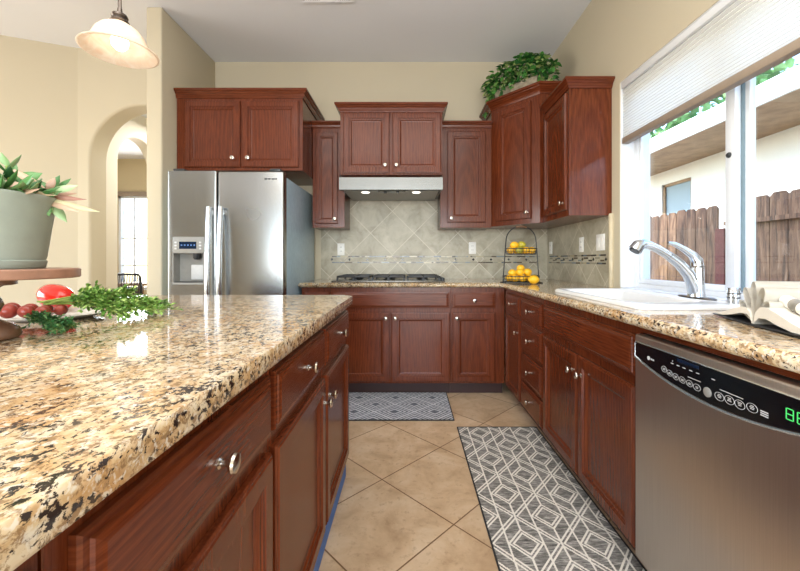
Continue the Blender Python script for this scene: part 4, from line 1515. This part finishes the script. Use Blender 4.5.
GU, GL = 'lemons in the upper tier', 'lemons in the lower tier'
LU, LL = 'yellow lemon in the upper tier of the wire fruit stand', 'yellow lemon in the lower tier of the wire fruit stand'
lemon(-0.086, 0.0, 0.262, 0.027, M['lemon'], LU, GU, 0.3)
lemon(-0.030, -0.040, 0.262, 0.027, M['lime'], 'greenish lemon at front of the upper tier of the fruit stand', None, 0.2)
lemon(0.026, -0.035, 0.262, 0.027, M['lemon'], LU, GU, 2.8)
lemon(0.084, -0.010, 0.262, 0.027, M['lemon'], LU, GU, 0.2)
lemon(-0.030, 0.030, 0.262, 0.027, M['lemon'], LU, GU, 1.2)
lemon(0.028, 0.030, 0.262, 0.027, M['lemon'], LU, GU, 0.1)
lemon(-0.056, -0.002, 0.303, 0.029, M['lemon'], LU, GU, 0.2)
lemon(0.002, 0.0, 0.307, 0.028, M['lime'], 'greenish lemon on top of the pile in the upper tier', None, 2.9)
lemon(-0.104, -0.004, 0.0415, 0.026, M['lemon'], LL, GL, 1.2)
lemon(-0.062, -0.040, 0.0415, 0.026, M['lemon'], LL, GL, 0.2)
lemon(-0.008, -0.050, 0.041, 0.027, M['lemon'], LL, GL, 0.1)
lemon(-0.060, 0.012, 0.041, 0.027, M['lemon'], LL, GL, 1.0)
lemon(0.0, 0.008, 0.041, 0.027, M['lemon'], LL, GL, 0.6)
lemon(0.060, 0.012, 0.041, 0.027, M['lemon'], LL, GL, 0.6)
lemon(0.112, 0.0, 0.041, 0.026, M['lime'], 'greenish lemon at right end of the lower tier', None, 1.4)
lemon(0.050, -0.046, 0.041, 0.026, M['lemon'], LL, GL, 0.1)
lemon(-0.080, -0.020, 0.084, 0.028, M['lemon'], LL, GL, 0.3)
lemon(-0.020, -0.016, 0.086, 0.029, M['lemon'], LL, GL, 2.9)
lemon(0.048, -0.014, 0.088, 0.030, M['lemon'], LL, GL, 0.4)
lemon(0.006, 0.022, 0.120, 0.027, M['lemon'], 'yellow lemon topping the pile in the lower tier', None, 0.2)
lemon(0.048, -0.128, 0.0345, 0.034, M['lemon'], 'large yellow lemon on the counter in front of the wire stand', None, 0.05)

# ================================================================== book
BX, BY = 0.965, 1.045
ev = V(-0.262, -0.965, 0).normalized()
sv = V(0.965, -0.262, 0).normalized()
bk = thing('open_book', 'open hardcover book with fanned pages on the counter above the dishwasher', 'book', (BX, BY, CT))


def bp(e, s_, z):
    p = V(BX, BY, CT) + ev * e + sv * s_
    p.z = CT + z
    return p


BL = 0.25
m = MB()
prof = [(-0.198, 0.006), (-0.10, 0.004), (-0.016, 0.002), (0.0, 0.001), (0.016, 0.002), (0.10, 0.004), (0.205, 0.006)]
loop = prof + [(e, z + 0.0035) for e, z in prof[::-1]]
m.loft([[bp(e, s_, z) for e, z in loop] for s_ in (-0.006, BL + 0.006)])
m.build('cover', M['cover'], bk, smooth=False)


def block(topc, botc, name):
    loop_ = topc + botc[::-1]
    mm = MB(); mm.loft([[bp(e, s_, z) for e, z in loop_] for s_ in (0.0, BL)])
    return mm.build(name, M['page'], bk, angle=40)


block([(-0.004, 0.016), (-0.012, 0.036), (-0.028, 0.048), (-0.055, 0.048), (-0.10, 0.036), (-0.15, 0.021), (-0.192, 0.011)],
      [(-0.004, 0.0065), (-0.008, 0.018), (-0.024, 0.030), (-0.055, 0.030), (-0.10, 0.019), (-0.15, 0.010), (-0.192, 0.0098)], 'left_pages')
block([(0.004, 0.016), (0.012, 0.040), (0.030, 0.056), (0.06, 0.059), (0.10, 0.048), (0.15, 0.032), (0.197, 0.020)],
      [(0.004, 0.0065), (0.010, 0.014), (0.026, 0.026), (0.055, 0.028), (0.10, 0.018), (0.15, 0.0100), (0.197, 0.0103)], 'right_pages')


def petal(angle, Lp, wd, name='fanned_page'):
    """page folded back on itself: a loop that starts and ends at the spine"""
    ax = V(math.sin(angle), math.cos(angle))
    ay = V(math.cos(angle), -math.sin(angle))
    pts = []
    n = 22
    for k in range(n + 1):
        tt = k / n
        a = 2 * PI * tt
        along = Lp * (1 - math.cos(a)) / 2
        wide = wd * math.sin(a) * (0.22 + 0.78 * (along / Lp) ** 0.7)
        q = ax * along + ay * wide
        pts.append((q.x, 0.010 + q.y))
    th = 0.0009
    bmm = bmesh.new()
    c0 = [bmm.verts.new(bp(e, 0.004, z)) for e, z in pts]; c1 = [bmm.verts.new(bp(e, BL - 0.004, z)) for e, z in pts]
    for k in range(n):
        bmm.faces.new((c0[k], c0[k + 1], c1[k + 1], c1[k]))
    bmesh.ops.solidify(bmm, geom=bmm.faces[:], thickness=th)
    mm = MB(); mm.add(bmm)
    return mm.build(name, M['page'], bk, angle=60)


for an, Lp, wd in ((-0.92, 0.088, 0.019), (-0.46, 0.106, 0.019), (-0.04, 0.116, 0.019), (0.38, 0.108, 0.019), (0.78, 0.088, 0.019)):
    petal(an, Lp, wd)
# page rolled over on the right half, with a printed picture
def rollpt(f, a, r):
    e = 0.045 + 0.150 * f
    zt = 0.0595 - 0.040 * f ** 1.2
    return bp(e, 0.050 + r * math.cos(a), zt + 0.0165 + r * math.sin(a))


def rollseg(f0, f1, r, nm, mat, par):
    mm = MB()
    mm.loft([[rollpt(f0 + (f1 - f0) * k / 8, 2 * PI * q / 24, r) for q in range(24)] for k in range(9)])
    return mm.build(nm, mat, par, angle=50)


rp = rollseg(0.0, 1.0, 0.0160, 'rolled_page', M['page'], bk)
rollseg(0.22, 0.40, 0.0163, 'printed_band', M['picture'], rp)
rollseg(0.55, 0.62, 0.0163, 'printed_picture', M['lemon'], rp)
rollseg(0.62, 0.80, 0.0163, 'printed_picture', M['succ'], rp)

# ================================================================== wooden stand with the succulent pot
SX, SY = -0.98, 0.86
st = thing('wooden_cake_stand', 'wooden pedestal stand holding the sage pot on the island', 'stand', (SX, SY, CT))
m = MB(); m.lathe([(0.056, 0.0006), (0.062, 0.004), (0.064, 0.012), (0.060, 0.024), (0.048, 0.036), (0.030, 0.044), (0.022, 0.052), (0.028, 0.066), (0.034, 0.080), (0.030, 0.094), (0.022, 0.106), (0.026, 0.120), (0.036, 0.126)], (SX, SY, CT), (0, 0, 1), 36)
m.build('pedestal', M['base_wood'], st, angle=60)
m = MB(); m.lathe([(0.05, 0.126), (0.056, 0.128), (0.056, 0.140), (0.05, 0.1415)], (SX, SY, CT), (0, 0, 1), 32)
m.build('support_disc', M['base_wood'], st)
m = MB(); m.lathe([(0.168, 0.1417), (0.171, 0.144), (0.171, 0.162), (0.168, 0.1645)], (SX, SY, CT), (0, 0, 1), 48)
m.build('board', M['board'], st)
PZ0 = CT + 0.1650
pt = thing('succulent_pot', 'sage grey pot of green and blushed succulents on the wooden stand', 'plant', (SX, SY, PZ0))
m = MB()
m.lathe([(0.092, 0.0), (0.103, 0.0), (0.105, 0.002), (0.108, 0.018), (0.1045, 0.020), (0.107, 0.027), (0.124, 0.160), (0.127, 0.165), (0.127, 0.172), (0.122, 0.173), (0.118, 0.168), (0.115, 0.150)], (SX, SY, PZ0), (0, 0, 1), 48, True, False)
m.build('pot', M['pot'], pt, angle=40)
m = MB(); m.lathe([(0.1165, 0.148), (0.08, 0.156), (0.0, 0.158)], (SX, SY, PZ0), (0, 0, 1), 24, False, True)
m.build('soil', M['soil'], pt)
rim = PZ0 + 0.165


def fat(mb, base, d, up, L, wd, th=0.25, n=7):
    d = V(*d).normalized(); up = V(*up)
    s_ = d.cross(up); s_ = (s_ if s_.length > 1e-4 else d.orthogonal()).normalized(); u = s_.cross(d).normalized()
    rings = []
    for i in range(n + 1):
        f = i / n
        w = wd / 2 * (0.25 + 0.75 * math.sin(PI * f ** 0.8)) if i < n else 0.0006
        if i == n - 1:
            w *= 0.75
        p = V(*base) + d * (L * f) + u * (0.18 * L * f * f)
        rings.append([p + s_ * (w * math.cos(2 * PI * k / 8)) + u * (w * th * math.sin(2 * PI * k / 8)) for k in range(8)])
    mb.loft(rings)


green, tan_, stems = MB(), MB(), MB()
rnd = random.Random(3)
# upright jade-like stems
for (dx_, dy_, h, tx) in ((0.035, -0.02, 0.065, 0.0), (0.01, -0.05, 0.08, 0.0), (-0.02, 0.0, 0.09, 0.0), (0.05, 0.05, 0.03, 0.02), (-0.08, -0.03, 0.08, -0.02), (0.0, 0.06, 0.095, 0.0)):
    b0 = V(SX + dx_, SY + dy_, rim - 0.01)
    tip = b0 + V(tx, -0.01, h)
    stems.tube([b0, (b0 + tip) / 2 + V(0.006, 0, 0), tip], [0.006, 0.005, 0.003], 6)
    for k in range(10):
        f = 0.25 + 0.75 * k / 9
        p = b0 + (tip - b0) * f
        a = k * 2.4
        fat(green, p, (math.cos(a), math.sin(a), 0.5 + 0.5 * f), (0, 0, 1), 0.034 + rnd.random() * 0.014, 0.020)
# filler leaves over the rim
for k in range(60):
    a = rnd.uniform(0, 2 * PI)
    r = rnd.uniform(0.04, 0.105)
    p = V(SX + r * math.cos(a), SY + r * math.sin(a), rim + rnd.uniform(-0.005, 0.02))
    fat(green, p, (math.cos(a) + rnd.uniform(-.5, .5), math.sin(a) + rnd.uniform(-.5, .5), rnd.uniform(0.1, 0.8)), (0, 0, 1), rnd.uniform(0.035, 0.06), rnd.uniform(0.014, 0.024))
# large dark paddle leaf and blushed rosette hanging over the right side of the rim
Rv, Fv = V(0.73, 0.68, 0), V(0.68, -0.73, 0)
rc = V(SX, SY, rim) + Rv * 0.095 + V(0, 0, 0.012)


def lf3(mb, r0, z0, f0, r1, z1, f1, wd, th=0.3, face=0.8):
    a_ = rc + Rv * r0 + V(0, 0, z0) + Fv * f0
    b_ = rc + Rv * r1 + V(0, 0, z1) + Fv * f1
    fat(mb, a_, b_ - a_, Fv * face + V(0, 0, 0.6), (b_ - a_).length, wd, th)


for (r0, z0, f0, r1, z1, f1, wd) in ((0.0, 0.004, 0.02, 0.085, -0.012, 0.03, 0.019), (0.01, -0.006, 0.03, 0.108, -0.045, 0.05, 0.021), (0.005, -0.010, 0.03, 0.075, -0.048, 0.06, 0.018),
                                     (-0.075, 0.026, 0.03, 0.0, 0.004, 0.05, 0.020), (-0.045, 0.056, 0.02, 0.008, 0.008, 0.04, 0.019), (-0.05, 0.010, 0.04, 0.03, -0.012, 0.06, 0.017),
                                     (0.0, 0.012, 0.0, 0.062, 0.012, -0.05, 0.019), (-0.01, 0.010, -0.02, 0.03, 0.045, -0.04, 0.018), (0.012, 0.016, 0.03, 0.028, 0.044, 0.03, 0.018)):
    lf3(tan_, r0, z0, f0, r1, z1, f1, wd)
for (r0, z0, f0, r1, z1, f1, wd) in ((-0.05, 0.028, 0.0, 0.018, 0.022, 0.0, 0.044), (-0.045, 0.034, 0.01, 0.004, 0.052, 0.0, 0.036), (0.018, 0.014, 0.02, 0.070, 0.028, 0.02, 0.024), (0.014, 0.018, 0.01, 0.036, 0.054, 0.0, 0.020),
                                     (0.016, -0.010, 0.03, 0.045, -0.066, 0.035, 0.024), (0.006, -0.008, 0.035, 0.016, -0.055, 0.05, 0.020), (0.03, 0.028, 0.0, 0.058, 0.050, 0.0, 0.013),
                                     (-0.12, 0.012, 0.04, -0.068, 0.050, 0.05, 0.026), (-0.10, 0.0, 0.05, -0.055, 0.022, 0.07, 0.024), (-0.13, 0.0, 0.05, -0.10, 0.045, 0.07, 0.022)):
    lf3(green, r0, z0, f0, r1, z1, f1, wd)
for k in range(44):
    a = rnd.uniform(-2.0, 0.75)
    r = rnd.uniform(0.085, 0.112)
    p = V(SX + r * math.cos(a), SY + r * math.sin(a), rim + rnd.uniform(-0.004, 0.014))
    d = V(math.cos(a) + rnd.uniform(-.7, .7), math.sin(a) + rnd.uniform(-.7, .7), rnd.uniform(-0.05, 0.9))
    fat(tan_ if k % 5 == 0 else green, p, d, Fv * 0.7 + V(0, 0, 0.7), rnd.uniform(0.035, 0.06), rnd.uniform(0.018, 0.027), 0.3)
green.build('green_leaves', M['succ'], pt, angle=60)
o = tan_.build('blushed_leaves', M['succ_tan'], pt, angle=60); o['label'] = 'pinkish tan pointed leaves'
stems.build('stems', M['stem'], pt)

# ================================================================== vegetables
pla = thing('serving_platter', 'white shallow platter under the vegetables on the island', 'platter', (-1.26, 1.20, CT))
m = MB()
rings = []
for (s_, z) in ((0.78, 0.0006), (0.82, 0.0006), (0.97, 0.010), (1.0, 0.013), (0.985, 0.0145), (0.95, 0.012), (0.80, 0.0045), (0.4, 0.004)):
    rings.append([V(-1.26 + 0.27 * s_ * math.cos(2 * PI * k / 40), 1.20 + 0.135 * s_ * math.sin(2 * PI * k / 40), CT + z) for k in range(40)])
m.loft(rings)
m.build('dish', M['plate'], pla, angle=60)
# bell pepper lying on its side
pp = thing('red_bell_pepper', 'glossy red bell pepper behind the radishes', 'pepper', (-1.23, 1.255, CT + 0.0145))
prof = [(0.008, -0.055), (0.026, -0.057), (0.039, -0.049), (0.0435, -0.030), (0.0425, -0.004), (0.038, 0.020), (0.031, 0.042), (0.022, 0.055), (0.008, 0.059), (0.0, 0.056)]
m = MB(); m.lathe(prof, (-1.205, 1.285, CT + 0.056), (0.92, -0.36, -0.16), 36, fn=lambda th, h: 1 + 0.085 * abs(math.cos(1.5 * th + 0.5)) - 0.05)
m.build('pepper_body', M['pepper'], pp, angle=80)
m = MB(); m.tube([(-1.255, 1.305, CT + 0.065), (-1.272, 1.311, CT + 0.070), (-1.284, 1.312, CT + 0.078)], [0.009, 0.006, 0.006], 8)
m.build('pepper_stem', M['stem'], pp)
# radishes
rad = [(-1.092, 1.115), (-1.135, 1.11), (-1.178, 1.10), (-1.120, 1.155), (-1.165, 1.15), (-1.212, 1.140), (-1.080, 1.16), (-1.258, 1.125), (-1.222, 1.095)]
for k, (x, y) in enumerate(rad):
    mb = MB()
    r = 0.0175 + 0.002 * (k % 3)
    z = CT + 0.0125 + r
    mb.lathe([(0.0012, -r * 1.5), (0.004, -r * 1.12)] + [(r * math.sin(PI * i / 9), -r * 1.05 * math.cos(PI * i / 9)) for i in range(1, 9)] + [(0.004, r * 1.05)], (x, y, z), (-0.6 + 0.3 * (k % 4), -0.8, 0.1), 16)
    tag(mb.build('radish', M['radish'], origin=(x, y, z)), 'small round red radish in the bunch on the island platter', 'radish', 'red radishes on the island platter')


def feathery(origin_pts, stem_r, leaf_l, leaf_w, count, spread, mat, root, rseed, zmin):
    rr = random.Random(rseed)
    sm, lf = MB(), MB()
    for pts in origin_pts:
        pts = [V(*p) for p in pts]
        sm.tube(pts, [stem_r * (1 - 0.55 * i / (len(pts) - 1)) for i in range(len(pts))], 6)
        n = len(pts) - 1
        for k in range(count):
            f = 0.30 + 0.70 * (k / (count - 1))
            i = min(int(f * n), n - 1)
            p = pts[i].lerp(pts[i + 1], f * n - i)
            d0 = (pts[i + 1] - pts[i]).normalized()
            a = rr.uniform(0, 2 * PI)
            side = V(rr.uniform(-1, 1), rr.uniform(-1, 1), rr.uniform(-0.3, 0.9))
            d = (d0 * rr.uniform(0.3, 1.0) + side * spread).normalized()
            L = leaf_l * rr.uniform(1.0, 2.2)
            q = p + d * L
            q.z = max(q.z, zmin + 0.002)
            sm.tube([p, q], [stem_r * 0.35, stem_r * 0.2], 4)
            for j in range(7):
                g_ = 0.25 + 0.75 * j / 6
                base = p.lerp(q, g_)
                dd_ = (d + V(rr.uniform(-1, 1), rr.uniform(-1, 1), rr.uniform(-0.5, 0.7)) * 0.9).normalized()
                if base.z + dd_.z * leaf_l < zmin:
                    dd_.z = abs(dd_.z) * 0.3
                lf.leaf(base, dd_, (rr.uniform(-.4, .4), rr.uniform(-.4, .4), 1), leaf_l * rr.uniform(0.6, 1.1), leaf_w * rr.uniform(0.7, 1.2), curl=0.15, n=3)
    sm.build('stems', M['stem'], root)
    lf.build('leaves', mat, root, smooth=False)


zr = CT + 0.016
gr = thing('carrot_greens', 'long bunch of feathery greens trailing across the island', 'greens', (-1.0, 1.19, CT))
rr = random.Random(11)
paths = []
for k in range(20):
    ye = 1.12 + 0.012 * k
    paths.append([(-1.13 + rr.uniform(-.02, .02), 1.17 + rr.uniform(-.02, .03), CT + 0.045 + 0.012 * rr.random()), (-1.03, 1.16 + (ye - 1.16) * 0.3, CT + 0.045 + 0.03 * rr.random()),
                  (-0.95, 1.16 + (ye - 1.16) * 0.65, CT + 0.032 + 0.045 * rr.random()), (-0.87 + rr.uniform(-.05, .06), ye, CT + 0.012 + 0.03 * rr.random())])
feathery(paths, 0.0028, 0.017, 0.009, 24, 0.55, M['carrot'], gr, 5, CT + 0.002)
gp = thing('parsley_bunch', 'small bunch of curly green leaves in front of the radishes', 'greens', (-0.88, 0.94, CT))
paths = []
for k in range(13):
    paths.append([(-1.06, 1.04 + rr.uniform(-.01, .01), CT + 0.030), (-0.985, 0.995 + rr.uniform(-.012, .012), CT + 0.026 + 0.006 * rr.random()), (-0.885 + rr.uniform(-.03, .03), 0.935 + rr.uniform(-.015, .035), CT + 0.006 + 0.012 * rr.random())])
feathery(paths, 0.0022, 0.011, 0.007, 20, 0.45, M['parsley'], gp, 9, CT + 0.002)

# ================================================================== ivy planter on the corner cabinet
U3 = V(U.x, U.y, 0); N3 = V(Nn.x, Nn.y, 0)
pc = V(0.975, 3.265, 2.4905)
pv = thing('ivy_planter', 'weathered rectangular planter of trailing variegated ivy on the corner cabinet', 'plant', pc)


def iv(a, b_, z):
    return pc + U3 * a + N3 * b_ + V(0, 0, z)


frv = lambda u, v, n: iv(u, n, v)
m = MB()
HW, HD, HH = 0.21, 0.07, 0.150
rings = [[iv(-HW * .94, HD * .9, 0.0006), iv(HW * .94, HD * .9, 0.0006), iv(HW * .94, -HD * .9, 0.0006), iv(-HW * .94, -HD * .9, 0.0006)],
         [iv(-HW, HD, HH), iv(HW, HD, HH), iv(HW, -HD, HH), iv(-HW, -HD, HH)],
         [iv(-HW + .012, HD - .012, HH), iv(HW - .012, HD - .012, HH), iv(HW - .012, -HD + .012, HH), iv(-HW + .012, -HD + .012, HH)],
         [iv(-HW + .014, HD - .014, HH - 0.02), iv(HW - .014, HD - .014, HH - 0.02), iv(HW - .014, -HD + .014, HH - 0.02), iv(-HW + .014, -HD + .014, HH - 0.02)]]
m.loft(rings)
m.build('planter_box', M['planter'], pv, smooth=False)
lf, vn = MB(), MB()
rr = random.Random(21)
heart = lambda f: (math.sin(PI * min(1.0, (f * 0.86 + 0.14))) ** 0.75) * (1.15 - 0.35 * f)
for k in range(760):
    a = rr.uniform(-0.31, 0.31)
    b_ = rr.uniform(-0.10, 0.12)
    h = HH - 0.02 + rr.random() ** 0.7 * max(0.03, 0.285 - 1.5 * a * a) * (1 - 2.0 * abs(b_))
    p = iv(a, b_, h)
    d = V(rr.uniform(-1, 1), rr.uniform(-1, 1), rr.uniform(-0.5, 0.5)) + N3 * 0.4 + U3 * a * 2
    lf.leaf(p, d, (rr.uniform(-.5, .5), rr.uniform(-.5, .5), 1), rr.uniform(0.034, 0.058), rr.uniform(0.024, 0.040), curl=rr.uniform(0.1, 0.5), n=4, shape=heart)
# trailing vines
vines = [(-0.22, 0.03, -0.09, 0.02, 0.17, 24), (-0.235, 0.0, -0.13, 0.0, 0.15, 24), (-0.22, 0.05, -0.05, 0.05, 0.10, 16), (-0.19, 0.09, -0.01, 0.035, 0.08, 10), (-0.10, 0.09, 0.0, 0.03, 0.10, 8), (0.02, 0.09, 0.0, 0.03, 0.06, 5), (0.20, 0.05, 0.06, 0.02, 0.09, 9), (0.22, -0.02, 0.08, 0.0, 0.06, 8)]
for (a, b_, da, db, drop, n) in vines:
    pts = []
    for k in range(8):
        f = k / 7
        pts.append(iv(a + da * f, b_ + db * math.sin(PI / 2 * f), HH + 0.03 * math.sin(PI * min(1, f * 1.6)) - drop * f * f))
    vn.tube(pts, 0.002, 5)
    for k in range(n):
        f = (k + 0.5) / n
        p = pts[int(f * 7)].lerp(pts[min(7, int(f * 7) + 1)], f * 7 - int(f * 7))
        d = V(rr.uniform(-.6, .6), rr.uniform(-.6, .6), rr.uniform(-0.9, 0.1)) + N3 * 0.5
        lf.leaf(p, d, N3 + V(0, 0, 0.5), rr.uniform(0.035, 0.055), rr.uniform(0.026, 0.04), curl=0.2, n=4, shape=heart)
vn.build('vines', M['stem'], pv)
lf.build('leaves', M['ivy'], pv, smooth=True, angle=60)

# ================================================================== dining room beyond the arches
dt = thing('dining_table', 'wooden dining table beyond the archway', 'table', (-3.95, 5.75, 0))
m = MB(); m.box(-4.35, -3.5, 5.55, 6.05, 0.735, 0.775, 0.006)
m.build('tabletop', M['tablewood'], dt)
for (x, y) in ((-4.3, 5.6), (-3.55, 5.6), (-4.3, 6.0), (-3.55, 6.0)):
    m = MB(); m.box(x - 0.03, x + 0.03, y - 0.03, y + 0.03, 0, 0.735)
    m.build('leg', M['tablewood'], dt)
dcx, dcy = -3.78, 5.28
dc = thing('dining_chair', 'black woven-back dining chair seen through the archway', 'chair', (dcx, dcy, 0))
m = MB(); m.box(dcx - 0.23, dcx + 0.23, dcy - 0.22, dcy + 0.22, 0.43, 0.46, 0.01)
m.build('seat', M['dark'], dc)
for (x, y) in ((-.2, -.19), (.2, -.19), (-.2, .19), (.2, .19)):
    m = MB(); m.tube([(dcx + x, dcy + y, 0), (dcx + x, dcy + y, 0.435)], 0.016, 8)
    m.build('leg', M['blackm'], dc)
m = MB()
bw = 0.17
pts = [(dcx - bw * 0.9, dcy - 0.2, 0.45), (dcx - bw, dcy - 0.23, 0.70), (dcx - bw, dcy - 0.25, 0.89), (dcx - bw * 0.85, dcy - 0.255, 0.925), (dcx, dcy - 0.257, 0.93), (dcx + bw * 0.85, dcy - 0.255, 0.925), (dcx + bw, dcy - 0.25, 0.89), (dcx + bw, dcy - 0.23, 0.70), (dcx + bw * 0.9, dcy - 0.2, 0.45)]
m.tube(pts, 0.015, 8)
m.build('back_frame', M['blackm'], dc)
m = MB()
for k in range(15):
    x = -bw * 0.9 + bw * 1.8 * k / 14
    m.tube([(dcx + x, dcy - 0.205, 0.48), (dcx + x, dcy - 0.232, 0.70), (dcx + x, dcy - 0.253, 0.915)], 0.0065, 5)
for k in range(12):
    z = 0.50 + 0.02 * k
    m.tube([(dcx - bw, dcy - 0.21 - 0.02 * k / 12, z), (dcx + bw, dcy - 0.21 - 0.02 * k / 12, z)], 0.006, 5)
m.build('woven_back', M['dark'], dc)

# ================================================================== outdoors
m = MB(); m.box(1.55, 22, -8, 34, -0.35, -0.16)
struct(m.build('ground_yard', M['ground'], smooth=False))
m = MB(); m.box(-9, 1.5, 6.4, 14, -0.35, -0.16)
struct(m.build('ground_front', M['ground'], smooth=False))


def picket(mb, x, y0, y1, z0, z1, th=0.018):
    c = 0.032
    poly = [(y0, z0), (y1, z0), (y1, z1 - c), (y1 - c, z1), (y0 + c, z1), (y0, z1 - c)]
    mb.loft([[V(xx, y, z) for y, z in poly] for xx in (x, x + th)])


fa = thing('wooden_fence', 'weathered dog-ear picket fence seen through the left window pane', 'fence', (3.3, 6.0, -0.16))
m = MB(); rr = random.Random(4)
y = 3.98
while y < 9.0:
    picket(m, 3.30 + rr.uniform(0, 0.004), y, y + 0.146, -0.10, 1.715 + rr.uniform(-0.012, 0.012))
    y += 0.155
m.build('pickets', M['fence'], fa, smooth=False)
m = MB(); m.box(3.32, 3.36, 3.98, 9.0, 0.2, 0.29); m.box(3.32, 3.36, 3.98, 9.0, 1.35, 1.44)
m.build('rail', M['fence'], fa, smooth=False)
fbn = thing('wooden_fence', 'brown fence section with a top rail seen through the right window pane', 'fence', (3.3, 2.0, -0.16))
m = MB()
y = -0.6
ks = 0
while y < 3.66:
    picket(m, 3.30 + rr.uniform(0, 0.004), y, y + 0.158, -0.10, 1.72 + rr.uniform(-0.012, 0.012))
    y += 0.165 if ks % 3 else 0.171
    ks += 1
m.build('pickets', M['fence'], fbn, smooth=False)
m = MB(); m.box(3.262, 3.30, -0.6, 3.86, 1.475, 1.515); m.box(3.262, 3.30, -0.6, 3.86, 0.2, 0.29)
m.build('rail', M['fence'], fbn, smooth=False)
m = MB(); m.box(3.27, 3.36, 3.862, 3.975, -0.16, 1.45)
tag(m.build('fence_post', M['redpost']), 'reddish post between the two fence sections', 'post')
# neighbouring house
nh = thing('neighbour_house', 'white stucco neighbouring house with deep eaves beyond the fence', 'house', (7, 6, -0.16))
NW0, NW1, NZ = 6.72, 7.50, 2.62
b = slab([-6, NW0, NW1, 22], [-0.16, 1.55, NZ, 2.92], lambda a, z: not (NW0 < a < NW1 and 1.55 < z < NZ), 0, 0.2)
for v in b.verts:
    v.co = V(5.1 + v.co.z, v.co.x, v.co.y)
m = MB(); m.add(b)
m.build('wall', M['stucco'], nh, smooth=False)
m = MB(); m.box(4.0, 5.1, -6, 22, 2.88, 2.92)
m.build('soffit', M['soffit'], nh, smooth=False)
m = MB(); m.box(3.96, 4.0, -6, 22, 2.87, 3.10, 0.004)
m.build('fascia', M['fascia'], nh, smooth=False)
m = MB(); m.loft([[V(4.002, yy, 3.095), V(9.0, yy, 4.45), V(9.0, yy, 4.35), V(4.002, yy, 3.02)] for yy in (-6, 22)])
m.build('roof', M['roof'], nh, smooth=False)
m = MB()
m.box(5.13, 5.19, NW0, NW0 + 0.05, 1.55, NZ); m.box(5.13, 5.19, NW1 - 0.05, NW1, 1.55, NZ); m.box(5.13, 5.19, NW0, NW1, NZ - 0.05, NZ); m.box(5.13, 5.19, NW0, NW1, 1.55, 1.60)
wf = m.build('house_window', M['soffit'], nh, smooth=False)
m = MB(); m.box(5.16, 5.17, NW0 + 0.05, NW1 - 0.05, 1.60, NZ - 0.05)
m.build('pane', M['vinyl_grey'], wf, smooth=False)


def tree(x, y, h, r, label, seed):
    root = thing('leafy_tree', label, 'tree', (x, y, -0.16), 'trees beyond the neighbouring roof')
    rt = random.Random(seed)
    mb = MB(); mb.tube([(x, y, -0.16), (x + 0.1, y, h * 0.4), (x, y + 0.1, h * 0.75)], [0.2, 0.15, 0.06], 8)
    mb.build('trunk', M['trunk'], root)
    mb = MB()
    for k in range(900):
        a, bb = rt.uniform(0, 2 * PI), math.acos(rt.uniform(-1, 1))
        q = r * rt.uniform(0.55, 1.0)
        p = V(x + q * math.sin(bb) * math.cos(a), y + q * math.sin(bb) * math.sin(a), h * 0.68 + q * 0.85 * math.cos(bb))
        mb.leaf(p, (rt.uniform(-1, 1), rt.uniform(-1, 1), rt.uniform(-1, 1)), (rt.uniform(-1, 1), rt.uniform(-1, 1), 1), 0.42, 0.34, n=2)
    mb.build('crown', M['tree'], root, smooth=False)


tree(12.5, 21.5, 10.5, 2.8, 'light green leafy tree over the roof at left of the window', 1)
tree(12.6, 14.8, 10.0, 2.6, 'light green leafy tree over the roof near the window mullion', 2)
